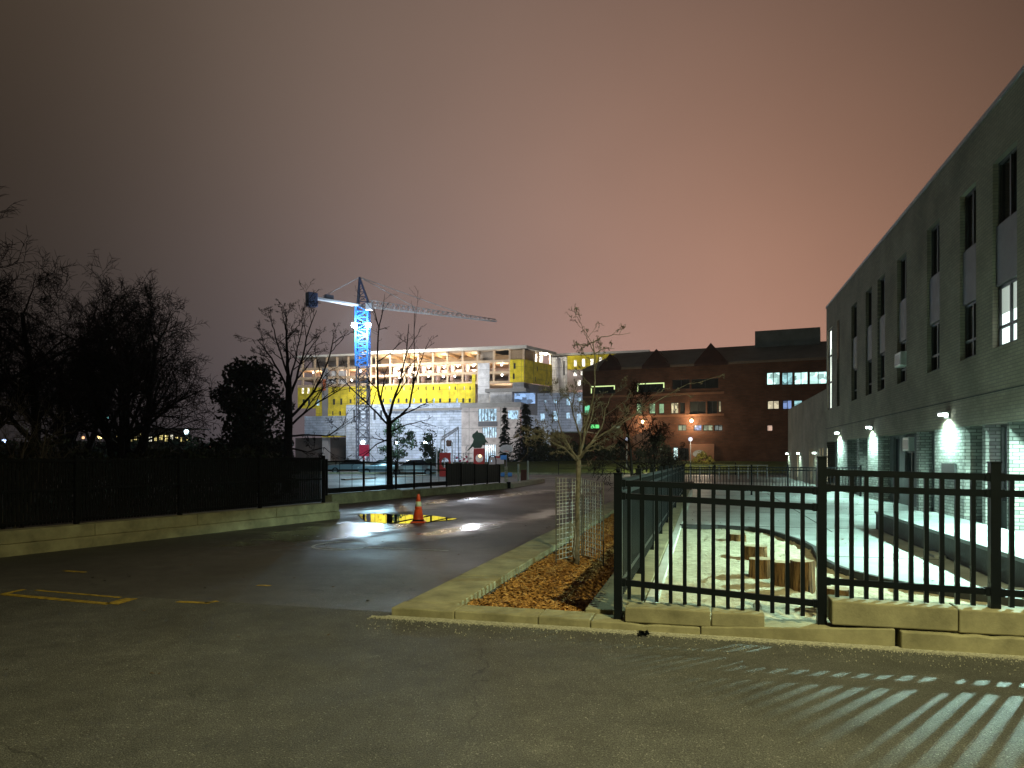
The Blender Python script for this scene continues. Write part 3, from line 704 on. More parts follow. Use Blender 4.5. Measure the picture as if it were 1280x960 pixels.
# ------------------------------------------------------------------ the young tree in its wire guard, branch by branch
def guided(name, label, group, base, Y, mat_, trunks, limbs, seed, minr, wob, cat='tree', twl=(.22, .5), maxlev=2):
    """a tree whose main limbs follow given lines; the twigs grow by themselves"""
    t = thing(name, label, cat, base, group); tr, cr = MB(), MB(); r = random.Random(seed)
    def Q(p): return P(p[0], p[1], Y+(p[2] if len(p) > 2 else 0))
    for pts, rads in trunks: tr.tube([Q(p) for p in pts], rads, 9)
    tr.build('trunk', mat_, t, True)
    def grow(pts, r0, tw, lev):
        fine = []
        for k in range(len(pts)-1):
            for q in range(3):
                fine.append(pts[k].lerp(pts[k+1], q/3)+Vector((r.uniform(-1, 1), r.uniform(-1, 1), r.uniform(-1, 1)))*wob*(k+q > 0))
        fine.append(pts[-1]); n = len(fine); rr = [max(minr, r0*(1-.8*k/(n-1))) for k in range(n)]
        cr.tube(fine, rr, 5 if lev == 0 else 4, lev == 0)
        if lev > maxlev: return
        L = sum((fine[k+1]-fine[k]).length for k in range(n-1))
        for c in range(tw):
            i = int(n*(.2+.75*(c+r.random())/tw)); i = min(max(1, i), n-2); ax = (fine[i+1]-fine[i]).normalized()
            s_ = Vector((r.uniform(-1, 1), r.uniform(-1, 1), r.uniform(-.5, .6))); nd = (ax*.7+s_*.75).normalized()
            l = L*r.uniform(*twl)*(1-.3*i/n); b = fine[i]
            grow([b, b+nd*l*.5, b+nd*l*.8+EZ*r.uniform(-.03, .05), b+nd*l+Vector((r.uniform(-.1, .1), r.uniform(-.1, .1), r.uniform(-.05, .06)))*l], rr[i]*.65, max(2, tw-1), lev+1)
    for pts, r0, tw in limbs: grow([Q(p) for p in pts], r0, tw, 0)
    cr.build('crown', mat_, t); return t
yb = G(720, 706, -.02)
guided('young_tree', 'young bare tree with pale trunk and level branches inside wire guard', RB, yb, yb.y, M_BARK,
  [([(720, 708), (720.5, 690), (722.5, 660), (722, 630), (723, 600), (723, 578), (724, 565)], [.052, .045, .041, .038, .036, .042, .03]),
   ([(718, 700, -.05), (716, 690, -.09), (718.5, 676, -.08), (719, 662, -.06), (715, 655, -.09)], [.016, .018, .016, .014, .006])],
  [([(723, 578), (716, 566, -.1), (706, 553, -.2), (690, 545, -.3), (668, 541, -.4)], .022, 6), ([(723, 575), (728, 555, .1), (733, 530, .15), (741, 500, .1), (744, 465, .05), (743, 440), (742, 424)], .024, 6),
   ([(723, 576), (733, 560, -.15), (745, 548, -.2), (762, 538, -.3), (785, 520, -.5)], .022, 6), ([(722, 577), (714, 560, .2), (703, 545, .4), (697, 520, .5), (694, 500, .5)], .019, 6),
   ([(724, 570), (726, 545, -.3), (716, 520, -.5), (712, 500, -.6), (700, 486, -.7)], .018, 5), ([(724, 570), (738, 556, .4), (752, 535, .6), (757, 512, .7), (766, 492, .7)], .019, 5),
   ([(720, 583), (732, 583, .1), (735, 578, .2)], .008, 1), ([(722, 575), (702, 556, .1), (674, 548, .1), (646, 546, 0)], .015, 5), ([(745, 548, -.2), (775, 531, -.3), (806, 511, -.4), (842, 489, -.4), (868, 477, -.5)], .012, 3), ([(722, 577), (705, 560, -.3), (686, 550, -.5), (672, 545, -.55)], .016, 5),
   ([(742, 428), (733, 432), (722, 430), (717, 425)], .010, 2), ([(742, 428), (752, 421), (768, 419, .1), (788, 416, .1)], .010, 2), ([(743, 440), (735, 426), (731, 418)], .009, 2), ([(743, 442), (755, 436), (768, 436)], .009, 2)], 9, .0032, .012)
def g0(x, Y): return Vector(((x-640)/F*Y, Y, 0))
guided('bare_tree', 'slender forked bare tree in front of the yellow building', TB, g0(487, 29.6), 29.6, M_BARKD,
  [([(487.5, 622), (487, 590), (486.5, 555), (486, 522)], [.15, .125, .115, .10])],
  [([(486, 526), (478, 508), (472, 487), (471.5, 450, .3), (473.4, 409, .3), (467, 384, .3)], .075, 5), ([(473.4, 412, .3), (478, 390, .2), (481, 367, .2)], .030, 3),
   ([(486, 524), (492, 500, -.5), (499, 480, -.7), (508, 442, -.8), (511, 405, -.8)], .065, 5), ([(487, 530), (500, 520, .4), (512, 508, .8), (517, 480, 1), (518, 455, 1), (518, 392, 1)], .065, 5),
   ([(516, 482, 1), (524, 460, 1.2), (530, 439, 1.3), (540, 420, 1.4)], .035, 4), ([(472, 452, .3), (486, 443, .1), (498, 431, 0), (507, 424, 0)], .028, 3), ([(473, 412, .3), (487, 408, .5)], .02, 2),
   ([(486, 532), (470, 515, -.8), (452, 498, -1.4), (436, 482, -1.8), (425, 470, -2)], .045, 5), ([(487, 540), (505, 532, -.5), (525, 527, -1), (545, 533, -1.4)], .035, 5), ([(487, 548), (470, 556, .6), (455, 570, 1), (440, 582, 1.2)], .035, 4), ([(487, 552), (468, 548, -.6), (450, 546, -1)], .03, 4)], 63, .0065, .015, twl=(.25, .5), maxlev=1)
guided('bare_tree', 'bare tree with upswept branches beside the dome shaped evergreen', TB, g0(360, 32), 32, M_BARKD,
  [([(359, 618), (360, 570), (361, 520), (361, 470)], [.22, .19, .17, .12])],
  [([(361, 475), (359, 445), (358, 415), (357, 387)], .09, 7), ([(361, 490), (352, 470, .4), (340, 448, .7), (328, 432, .8), (321, 424, .9)], .06, 7), ([(360, 470), (350, 440, -.4), (342, 412, -.5), (338, 396, -.5)], .05, 6),
   ([(361, 500), (370, 475, .3), (378, 445, .5), (386, 412, .6), (396, 388, .6)], .07, 7), ([(361, 480), (368, 455, -.3), (374, 425, -.4), (383, 392, -.4)], .05, 6), ([(361, 525), (375, 510, -.4), (392, 490, -.8), (406, 462, -1), (416, 430, -1.1), (428, 420, -1.2)], .07, 6),
   ([(361, 535), (378, 518, .6), (400, 502, 1), (424, 488, 1.3), (442, 472, 1.5)], .06, 6), ([(361, 545), (385, 543, -.5), (410, 545, -.9), (428, 532, -1), (436, 512, -1)], .05, 6), ([(360, 520), (345, 505, .5), (330, 492, .8), (318, 488, 1)], .05, 6), ([(360, 560), (385, 565, .5), (405, 560, .9), (420, 572, 1)], .045, 6)], 44, .0065, .02, twl=(.25, .5), maxlev=2)
# wire guards either side of it
def guard(a, b, zt0, zt1, zb, label, d=0):
    t = thing('wire_guard', label, 'tree guard', a, 'wire guards round the young tree')
    A = Vector((a.x, a.y, 0)); B = Vector((b.x, b.y, 0)); w = MB(); H = zt0
    for k in range(9):
        f = k/8; p = A.lerp(B, f); w.tube([p+EZ*zb, p+EZ*(zt0+(zt1-zt0)*f)], .0048, 4, False)
    z = zb
    while z < min(zt0, zt1)-.01:
        w.tube([A+EZ*z, B+EZ*z], .0052, 4, False); z += .052 if z > .7 else .075
    w.tube([A+EZ*zt0, B+EZ*zt1], .003, 4, False)
    w.build('wire_mesh', M_WIRE, t)
    for p, zz in ((A, zt0), (B, zt1*.78)):
        s = MB(); s.box(p+Vector((-.008, -.03, -.1)), Vector((.016, 0, 0)), Vector((0, .016, 0)), EZ*(zz+.12)); s.build('stake', M_STAKE, t)
ga = G(695, 704); gb = Vector(((727-640)/F*11.4, 11.4, 0))
guard(ga, gb, 1.27, 1.25, .05, 'wire guard panel left of the young trunk')
gc = Vector(((729-640)/F*11.35, 11.35, 0)); gd = Vector(((754-640)/F*10.6, 10.6, 0))
guard(gd, gc, 1.20, 1.24, .05, 'wire guard panel right of the young trunk')
bare('young_tree', 'second young tree in the planter, dark trunk behind the fence corner', S(18.8, -1.85, 0), 3.1, M_BARKD, 71, .075, .28, 1, .2, 1.3, 4, 6, group=RB, minr=.007)
bare('young_tree', 'third and farthest young tree along the planter', S(26.6, -1.85, 0), 2.5, M_BARKD, 82, .075, .28, 1, .2, 1.3, 4, 6, group=RB, minr=.009)

# ------------------------------------------------------------------ leafy trees, conifers, hedges
M_LEAFD = mat('evergreen_leaf', (.030, .038, .016), .7, .5, 2.5, spec=.3); M_NEEDLE = mat('spruce_needle', (.022, .034, .020), .8, .4, 2, spec=.15)
def leafy(name, label, base, h, rad, seed, n=3500, leaf=.07, group=None, cat='tree', m=None, clumps=26, zlo=.25, trunk_r=.09, sq=1.0):
    r = random.Random(seed); base = Vector((base[0], base[1], 0)); t = thing(name, label, cat, base, group)
    tr = MB(); tr.tube([base-EZ*.1, base+EZ*h*.4, base+EZ*h*.8], [trunk_r, trunk_r*.7, trunk_r*.25], 7)
    cl = []
    for k in range(clumps):
        f = r.random(); z = h*(zlo+(1-zlo)*f); w = rad*math.sqrt(max(.05, 1-abs(2*f-.75)**2*.6))
        a = r.uniform(0, 6.28); q = math.sqrt(r.random())*w*.85; c = base+Vector((q*math.cos(a), q*math.sin(a), z*.95)); cl.append((c, rad*r.uniform(.18, .42)))
        tr.tube([base+EZ*min(z*.6, h*.7), base.lerp(c, .5)+EZ*z*.25, c], [trunk_r*.4, trunk_r*.25, .008], 4, False)
    tr.build('trunk', M_BARKD, t)
    mb = MB()
    for k in range(n):
        c, s = r.choice(cl); d = Vector((r.gauss(0, 1), r.gauss(0, 1), r.gauss(0, .8)*sq)); d.normalize(); p = c+d*s*(r.random()**.45)
        a = Vector((r.uniform(-1, 1), r.uniform(-1, 1), r.uniform(-1, 1))).normalized()*leaf*r.uniform(.6, 1.3); b = a.cross(Vector((r.uniform(-1, 1), r.uniform(-1, 1), r.uniform(-1, 1))))
        if b.length < 1e-4: continue
        b = b.normalized()*a.length*.5; mb.quad(p-a, p+b, p+a, p-b)
    mb.build('crown', m or M_LEAFD, t); return t
def conifer(label, base, h, rad, seed, group=None, dens=1.0):
    r = random.Random(seed); base = Vector((base[0], base[1], 0)); t = thing('spruce_tree', label, 'tree', base, group)
    tr = MB(); tr.tube([base-EZ*.1, base+EZ*h], [.14, .02], 7); tr.build('trunk', M_BARKD, t); mb = MB()
    nl = int(h*4.5*dens)
    for k in range(nl):
        f = (k+r.random())/nl; z = h*(.06+.93*f); w = rad*(1-f)**.85*r.uniform(.7, 1.1)+.1
        nb = max(4, int(11*(1-f)))
        for q in range(nb):
            a = 6.28*(q+r.random())/nb; d = Vector((math.cos(a), math.sin(a), 0)); L = w*r.uniform(.55, 1.1)
            if r.random() < .12: continue
            for s in range(8):
                g_ = (s+r.random())/8; p = base+EZ*z+d*L*g_-EZ*(.35*L*g_*g_); sd = Vector((-d.y, d.x, 0))
                aa = (d*r.uniform(.3, 1)+sd*r.uniform(-1, 1)-EZ*r.uniform(0, .7)).normalized()*r.uniform(.3, .6)*(1.1-.4*g_); bb = aa.cross(EZ+sd*.3).normalized()*.13
                mb.quad(p-bb, p+aa*.5-bb, p+aa, p+bb)
    mb.build('crown', M_NEEDLE, t); return t
q = P(312, 600, 34); leafy('evergreen_tree', 'dense dome shaped dark evergreen left of the crane', q, 6.0, 2.3, 5, 11000, .12, clumps=70, zlo=.02, trunk_r=.15)
q = P(497, 585, 62); leafy('broadleaf_tree', 'small leafy tree behind the slender bare tree', q, 4.7, 1.7, 6, 1300, .14, clumps=16, zlo=.35)
q = P(541, 585, 66); leafy('broadleaf_tree', 'small leafy tree left of the playground frame', q, 3.7, 1.8, 8, 1500, .14, clumps=18, zlo=.2)
conifer('narrow dark spruce right of the green playground figure', P(631, 585, 92), 8.0, 1.15, 3, 'dark spruces in front of the pale building')
conifer('broad dark spruce in front of the pale construction building', P(657, 585, 95), 8.6, 3.4, 4, 'dark spruces in front of the pale building', 2.2)
conifer('low wide spruce at the foot of the broad one', P(672, 585, 90), 5.4, 3.2, 14, 'dark spruces in front of the pale building', 2.2)
def hedge(name, label, a, b, h, th, seed, n=5000, leaf=.12, m=None):
    r = random.Random(seed); a = Vector((a[0], a[1], 0)); b = Vector((b[0], b[1], 0)); d = b-a; nrm = Vector((-d.y, d.x, 0)).normalized(); mb = MB()
    for k in range(n):
        f = r.random(); hh = h*(.8+.35*mnoise.noise(Vector((f*d.length*.5, seed, 0)))+.15*mnoise.noise(Vector((f*d.length*1.7, seed, 4))))
        p = a+d*f+nrm*r.uniform(-th, th)+EZ*hh*(1-r.random()**1.6); q = Vector((r.uniform(-1, 1), r.uniform(-1, 1), r.uniform(-1, 1))).normalized()*leaf*r.uniform(.6, 1.4); w = q.cross(Vector((r.uniform(-1, 1), r.uniform(-1, 1), .3)))
        if w.length < 1e-4: continue
        w = w.normalized()*q.length*.5; mb.quad(p-q, p+w, p+q, p-w)
    o = mb.build(name, m or M_LEAFD); return tag(o, label, 'hedge', kind='stuff')
hedge('undergrowth', 'dark undergrowth beneath the bare trees behind the left fence', (-19, 14), (-9.0, 28), 2.1, 1.4, 2, 9000, .11)
hedge('undergrowth', 'far dark belt of shrubs between the left trees and the town lights', (-75, 68), (-21, 66), 3.4, 2.5, 3, 9000, .26)
hedge('hedge', 'dark hedge along the wall of the brick annexe', (2.5, 87.5), (13.5, 86), 3.6, 1.2, 4, 3500, .2)
q = P(818, 590, 80); leafy('broadleaf_shrub', 'dark rounded shrub before the ground floor of the brick building', q, 4.0, 2.4, 21, 1800, .2, cat='shrub', clumps=18, zlo=.1)
q = P(877, 590, 78); leafy('broadleaf_shrub', 'small yellow lit shrub beside the salmon coloured entrance', q, 1.9, 1.3, 22, 900, .15, cat='shrub', m=mat('yellow_lit_leaf', (.22, .20, .03), .8, .3, 3), clumps=12, zlo=.1)  # yellow light on the shrub is put into its leaf colour

# ------------------------------------------------------------------ school building on the right
BV = 6.0
sch = thing('school_building', 'long three storey pale brick school with recessed window strips on the right', 'building', S(30, BV, 0))
e_u = tuple(-EU)
M_SCH = brick('school_brick', (.285, .24, .18), (.24, .20, .152), (.18, .155, .125), tuple(EU), .24, .075, .008, .9, .3)
M_PIER = brick('pier_brick', (.40, .40, .37), (.20, .20, .19), (.12, .12, .11), tuple(EU+EV), .24, .080, .010, .85, .8)
SF = Facade(S(60, BV), S(0, BV))         # s = 60 - u
def su(u): return 60-u
COLS = [(16.36, 17.6), (18.57, 19.64), (21.2, 22.3), (24.4, 25.5), (27.1, 28.2), (29.1, 30.15), (31.8, 32.9), (35.6, 36.3), (37.4, 38.9)]
COLS = [(12.2, 13.3), (9.6, 10.7)] + COLS
ops = [(su(b), su(a), 3.9, 7.87) for a, b in COLS]
mb = MB(); SF.wall(mb, su(39.25), su(2), 2.98, 9.05, ops, .22)
mb.quad(SF.pt(su(39.25), 2.98, 0), SF.pt(su(39.25), 9.05, 0), SF.pt(su(39.25), 9.05, 9), SF.pt(su(39.25), 2.98, 9))
mb.quad(SF.pt(su(39.25), 9.05, 0), SF.pt(su(2), 9.05, 0), SF.pt(su(2), 9.05, 9), SF.pt(su(39.25), 9.05, 9))
mb.quad(SF.pt(su(2), 2.3, 0), SF.pt(su(2), 2.3, 9), SF.pt(su(2), 9.05, 9), SF.pt(su(2), 9.05, 0))
mb.build('upper_wall', M_SCH, sch)
mb = MB(); SF.wall(mb, su(39.25), su(2), 2.31, 2.965, [], .1, .004)
mb.quad(SF.pt(su(39.25), 2.31, .004), SF.pt(su(39.25), 2.31, .5), SF.pt(su(2), 2.31, .5), SF.pt(su(2), 2.31, .004))
mb.build('fascia', M_SCH, sch)
mb = MB(); SF.slab(mb, su(39.25), su(2), 2.962, 2.984, -.012, .05); mb.build('joint_strip', mat('dark_joint', (.03, .03, .028), .9), sch)  # thin dark line along the ledge joint
mb = MB(); SF.slab(mb, su(39.3), su(2), 9.052, 9.15, -.03, .3); mb.build('coping', M_STEELGREY, sch)
# annexe beyond the corner
AOP = [(su(u+w), su(u), .25, 2.02) for u, w in ((40.3, .32), (41.2, .3), (43.9, .25), (44.5, .25), (45.1, .25), (50.6, .5))]
mb = MB(); SF.wall(mb, su(56.4), su(39.25), 0, 5.0, AOP, .2, .01)
mb.quad(SF.pt(su(56.4), 0, 0), SF.pt(su(56.4), 5, 0), SF.pt(su(56.4), 5, 8), SF.pt(su(56.4), 0, 8)); mb.quad(SF.pt(su(56.4), 5, 0), SF.pt(su(39.25), 5, 0), SF.pt(su(39.25), 5, 8), SF.pt(su(56.4), 5, 8))
mb.build('annexe_wall', M_SCH, sch)
G_SLIT = glow('lit_slit', (1, .95, .62), 2.6)
for o_ in AOP: SF.pane(o_[0], o_[1], o_[2], o_[3], .19, G_SLIT, sch, bars=0, fw=.03)
G_ROOM = glow('lit_classroom', (.80, 1, .95), 1.7); G_TALL = glow('lit_stairwell', (.90, 1, .86), 2.6, (.3, 1.4)); M_SPAN = mat('spandrel_panel', (.105, .092, .098), .6, .2, 3)
for i, (a, b) in enumerate(COLS):
    s0, s1 = su(b), su(a); lit1 = i == 2
    if b-a > 1.3:
        SF.pane(s0, s1, 3.9, 7.87, .12, G_TALL, sch, bars=1, fw=.07, hb=(.34, .67)); continue
    if b-a < .8:
        mb = MB(); SF.slab(mb, s0, s1, 3.9, 6.1, .21, .24); mb.build('spandrel', M_SPAN, sch)
        SF.pane(s0, s1, 6.1, 7.87, .14, glow('pink_lit_pane', (1, .80, .72), .9, (.4, .7)), sch, bars=0, fw=.05, hb=(.3,)); continue
    wn = SF.pane(s0, s1, 3.9, 5.22, .16, G_ROOM if lit1 else M_DARKGLASS, sch, bars=1, hb=(.33,))
    if lit1:
        mb = MB(); SF.slab(mb, s0+.05, s1-.05, 4.62, 5.19, .155, .162); mb.build('blind', glow('lit_blind', (.72, .85, .74), .55), wn)
    mb = MB(); SF.slab(mb, s0, s1, 5.222, 6.5, .06, .2); mb.build('spandrel', M_SPAN, sch)
    SF.pane(s0, s1, 6.502, 7.87, .16, M_DARKGLASS, sch, bars=1, hb=())
# reveal piece lit inside the near window is the wall itself; ground floor set back behind the piers
RD = .40
PIERS = [(19.4, 21.7), (28.2, 29.9), (33.9, 36.3), (10.6, 12.9), (2.2, 4.5)]
mb = MB()
GOP = [(su(18.25), su(17.2), .6, 2.25), (su(19.15), su(18.55), .08, 2.25), (su(24.7), su(23.6), .08, 2.25), (su(26.2), su(25.1), .9, 2.25), (su(27.7), su(26.9), .08, 2.25), (su(33.5), su(32.2), .08, 2.25), (su(31.6), su(30.5), .6, 2.25), (su(38.6), su(37.2), .08, 2.25), (su(15.8), su(13.8), .6, 2.25), (su(23.2), su(22.1), .08, 2.25)]
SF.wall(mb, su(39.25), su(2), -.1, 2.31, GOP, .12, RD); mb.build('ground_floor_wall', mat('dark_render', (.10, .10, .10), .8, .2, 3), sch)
G_BRIGHT = glow('lit_hall_window', (.80, .95, 1), 1.5, (.25, 1.2))
for k, o_ in enumerate(GOP):
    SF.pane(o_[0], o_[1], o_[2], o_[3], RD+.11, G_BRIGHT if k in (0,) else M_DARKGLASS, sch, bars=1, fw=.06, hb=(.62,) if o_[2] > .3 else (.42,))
for a, b in PIERS:
    mb = MB(); SF.slab(mb, su(b), su(a), -.1, 2.306, .02, RD-.003); mb.build('brick_pier', M_PIER, sch)
for a, b, d in ((17.0, 17.12, .1), (18.3, 18.5, .1), (23.3, 23.55, .06), (31.7, 32.1, .06)):
    mb = MB(); SF.slab(mb, su(b), su(a), -.1, 2.3, d, RD-.003); mb.build('brick_return', M_PIER, sch)
mb = MB(); SF.slab(mb, su(39.25), su(2), 8.0, 8.9, 8.9, 9); SF.slab(mb, su(56.4), su(2), 0, 9.0, 8.6, 8.9); mb.build('rear_wall', M_SCH, sch)
mb = MB(); SF.slab(mb, su(20.95), su(19.95), 1.0, 1.42, -.03, .018); tag(mb.build('notice_board', mat('board_black', (.02, .022, .024), .5)), 'dark notice board on the lit brick pier', 'notice board')
# doorstep path slab
# wall lamps
GL = glow('lamp_lens', (.80, 1, .90), 34)
lamp_lab = {12.3: 'wall lamp just outside the right edge of the picture', 20.5: 'nearest lit wall lamp, above the wide brick pier', 29.0: 'lit wall lamp above the second brick pier', 35.6: 'lit wall lamp above the third pier near the tall window', 42.6: 'low lit wall lamp on the annexe nearest the corner', 49.6: 'low lit wall lamp in the middle of the annexe', 55.9: 'low lit wall lamp at the far end of the annexe'}
for u, lb in lamp_lab.items():
    far = u > 40; z = 1.78 if far else 2.66; pw = 190 if far else (4300 if u < 15 else 1050)
    t = thing('wall_lamp', lb, 'lamp', S(u, BV, z), 'wall lamps along the school')
    w = .34 if not far else .26
    mb = MB(); mb.box(S(u-w/2, BV-.22, z+.02), EU*w, EV*.215, EZ*.05); mb.box(S(u-w/2, BV-.05, z-.10), EU*w, EV*.045, EZ*.118); mb.build('housing', M_STEELGREY, t)
    mb = MB(); mb.box(S(u-w*.38, BV-.19, z-.045), EU*w*.76, EV*.13, EZ*.06); mb.build('lens', GL, t)
    c0 = S(u, BV-.20, z-.06)
    if u < 15:      # lamp split into two spots; the second is added to reach the planter kerb
        spot('wall_lamp_light', c0, c0+EV*.2-EZ, 3600, COOL, 163, .04, .05)
        spot('wall_lamp_light', c0, c0+EU*.15-EZ, 2400, COOL, 163.5, .05, .05)
    else: spot('wall_lamp_light', c0, c0-EV*.1-EZ, pw, COOL, 158, .8, .05)
# air conditioners
for (u, z, v, lb) in ((24.95, 4.62, BV, 'white air conditioner in an upper school window'), (25.65, 1.98, BV+RD, 'white air conditioner under the soffit between piers')):
    t = thing('air_conditioner', lb, 'air conditioner', S(u, v, z), 'window air conditioners')
    mb = MB(); mb.box(S(u-.36, v-.12, z-.22), EU*.72, EV*.30, EZ*.44); bevel(mb.build('case', M_WHITE, t), .02)
    mb = MB(); mb.box(S(u-.30, v-.126, z-.16), EU*.60, EV*.005, EZ*.30)
    mb.build('grille', M_STEELGREY, t)

# ------------------------------------------------------------------ red brick building
BX = Facade(((724-640)/F*96, 96), ((1060-640)/F*83, 83)); bb = thing('brick_building', 'dark red brick building with steep gables behind the schoolyard', 'building', BX.pt(BX.L/2, 0))
M_RED = brick('red_brick', (.165, .072, .043), (.12, .052, .032), (.10, .07, .055), tuple(BX.e), .6, .2, .02, .9, .2)
M_ROOF = mat('slate_roof', (.30, .33, .31), .7, .2, .6); M_GABLE = mat('gable_tile', (.055, .018, .013), .85, .3, 1.2)
zE = BX.zp(904, 453)
rects = [  # x0,y0,x1,y1, lit kind
 (737, 481, 769, 492, 'edge'), (795, 477.5, 831, 490, 'edge'), (840, 474, 862, 486, 'dark'), (864, 473, 898, 485.5, 'dark'), (958, 465, 975, 481, 'cyan'), (977, 465, 991, 481, 'cyan2'), (992.5, 464.5, 1010, 480.5, 'cyan'), (1011.5, 464, 1034, 480, 'cyan'),
 (729.5, 506, 737, 519, 'green'), (795, 504, 802, 517, 'green2'), (811, 504, 819, 517, 'green2'), (823, 504, 830, 517, 'green2'), (838, 503, 848, 517, 'warm'), (849.5, 503, 856, 517, 'dark'), (862, 501.5, 882, 517, 'dark'), (884, 501, 896.5, 517, 'dark'), (897.5, 501, 901.5, 515, 'warm'),
 (959, 500.5, 974, 511.5, 'amber'), (978, 500, 990, 511.5, 'blue'), (992, 500, 1003, 511, 'cyan2'),
 (737, 530, 749, 536, 'greensign'), (764, 531, 775, 536, 'dim'), (847, 531, 858, 538.5, 'dim'), (867, 531, 877, 538.5, 'blue'), (878.5, 531, 891, 538.5, 'dim'), (892.5, 531, 903, 538.5, 'dim2'), (958, 531, 966, 539, 'pink'),
 (823, 560, 838, 566, 'dim'), (841, 559, 847.5, 575, 'white'), (848.5, 560, 861, 575, 'dark'), (873, 560, 886, 571, 'dim2')]
KM = {'cyan': glow('cyan_office', (.62, 1, .92), 1.5, (.8, .6)), 'cyan2': glow('cyan_room', (.50, .95, 1), .75, (.6, .5)), 'green': glow('green_strip', (.25, 1, .55), .8, (.6, 1.2)), 'green2': glow('green_room', (.62, 1, .55), .55, (.35, .5)),
      'warm': glow('warm_room', (1, .85, .50), .8, (.4, .6)), 'amber': glow('amber_room', (1, .88, .60), .7, (.5, .4)), 'blue': glow('blue_room', (.35, .52, 1), .7, (.6, .5)), 'greensign': glow('green_lit_pane', (.20, 1, .28), .9), 'dim': glow('dim_room', (.75, .9, .55), .35, (.5, .4)),
      'dim2': glow('grey_room', (.6, .75, .75), .16, (.7, .5)), 'pink': glow('pink_room', (1, .66, .50), .9, (.5, .5)), 'white': glow('white_room', (.75, 1, .95), 1.2, (.35, .3)), 'dark': mat('office_glass', (.03, .036, .036), .12, .3, .6)}
ops = [BX.rect(*q[:4]) for q in rects]
zb0 = BX.zp(904, 596)
mb = MB(); BX.wall(mb, BX.sp(728), BX.sp(1056), -.1, zE, ops, .35)
a0 = BX.sp(728); mb.quad(BX.pt(a0, -.1, 0), BX.pt(a0, zE, 0), BX.pt(a0, zE, 14), BX.pt(a0, -.1, 14))
mb.build('wall', M_RED, bb)
for q, o_ in zip(rects, ops):
    if q[4] == 'edge':
        w = BX.pane(*o_, .3, KM['dark'], bb, bars=1, fw=.10)
        ed = MB(); BX.slab(ed, o_[0]+.11, o_[1]-.11, o_[3]-.24, o_[3]-.11, .22, .24); BX.slab(ed, o_[0]+.11, o_[0]+.24, o_[2]+.1, o_[3]-.11, .215, .235); BX.slab(ed, o_[1]-.24, o_[1]-.11, o_[2]+.5, o_[3]-.11, .215, .235)
        ed.build('lit_edge', glow('lime_edge', (.80, 1, .42), 1.1), w)
    else: BX.pane(*o_, .3, KM[q[4]], bb, bars=1 if (o_[1]-o_[0]) > 1 else 0, fw=.08)
mb = MB(); BX.slab(mb, BX.sp(728), BX.sp(1056), zE-.25, zE+.02, -.18, .1); mb.build('cornice', mat('pale_cornice', (.20, .155, .12), .8), bb)
for yb_, x0, x1 in ((493.5, 728, 905), (520, 728, 905)):
    zz = BX.zp(820, yb_); mb = MB(); BX.slab(mb, BX.sp(x0), BX.sp(x1), zz-.14, zz+.14, -.06, .02); mb.build('string_course', mat('sill_brick', (.25, .12, .07), .85, .2, 1), bb)
RZ = 2.75
mb = MB(); r0, r1 = BX.sp(728), BX.sp(1056); mb.quad(BX.pt(r0, zE+.02, -.1), BX.pt(r1, zE+.02, -.1), BX.pt(r1, zE+RZ, 6), BX.pt(r0+3, zE+RZ, 6)); mb.quad(BX.pt(r0+3, zE+RZ, 6), BX.pt(r1, zE+RZ, 6), BX.pt(r1, zE, 14), BX.pt(r0, zE, 14)); mb.quad(BX.pt(r0, zE+.02, -.1), BX.pt(r0+3, zE+RZ, 6), BX.pt(r0, zE, 14))
mb.build('roof', M_ROOF, bb)
for (x0, x1, xp, yp_) in ((750, 777, 763, 442.5), (803.5, 838, 821, 436.5), (868.5, 910, 889, 428.8)):
    s0, s1, sp_ = BX.sp(x0), BX.sp(x1), BX.sp(xp); zp_ = BX.zp(xp, yp_); w = (s1-s0)/2
    mb = MB(); A, B_, T = BX.pt(s0, zE+.03, -.5), BX.pt(s1, zE+.03, -.5), BX.pt(sp_, zp_, -.3); bk = BX.pt(sp_, zp_-.3, 6)
    mb.quad(A, B_, T); mb.quad(B_, BX.pt(s1, zE+.03, 3), bk, T); mb.quad(BX.pt(s0, zE+.03, 3), A, T, bk)
    BX.slab(mb, s0, s1, zE-.35, zE+.03, -.5, -.19)
    mb.build('gable', M_GABLE, bb)
mb = MB(); s0, s1 = BX.sp(939), BX.sp(977); zt_ = BX.zp(960, 414.5)+1.0
mb.box(BX.pt(s0, zE+2.0, 5), BX.e*(s1-s0+4.2), -BX.n*5, EZ*(BX.zp(958, 415)-zE-1.0)); mb.build('roof_plant_room', mat('plant_room_cladding', (.16, .19, .18), .8, .2, 1), bb)
mb = MB(); s0 = BX.sp(893); BX.slab(mb, BX.sp(862), BX.sp(893), -.1, BX.zp(877, 555), -.35, -.01); mb.build('entrance_surround', mat('salmon_render', (.50, .26, .17), .85, .15, 1), bb)
for x, y, lb, pw in ((865, 526, 'warm wall lamp above the middle ground windows', 420), (804, 527.5, 'warm wall lamp above the sloping stair wall', 260)):
    c = BX.pt(BX.sp(x), BX.zp(x, y), -.35); t = thing('wall_lamp', lb, 'lamp', c, 'warm wall lamps on the brick building')
    mb = MB(); mb.ball(c, .2, 10); mb.build('lens', glow('sodium_lens', (1, .72, .36), 26), t); mb = MB(); BX.slab(mb, BX.sp(x)-.1, BX.sp(x)+.1, c.z-.25, c.z-.05, -.34, -.01); mb.build('bracket', M_STEELGREY, t)
    lamp('brick_lamp_light', c-BX.n*-.9+EZ*-.35, pw, TUNG, .2)
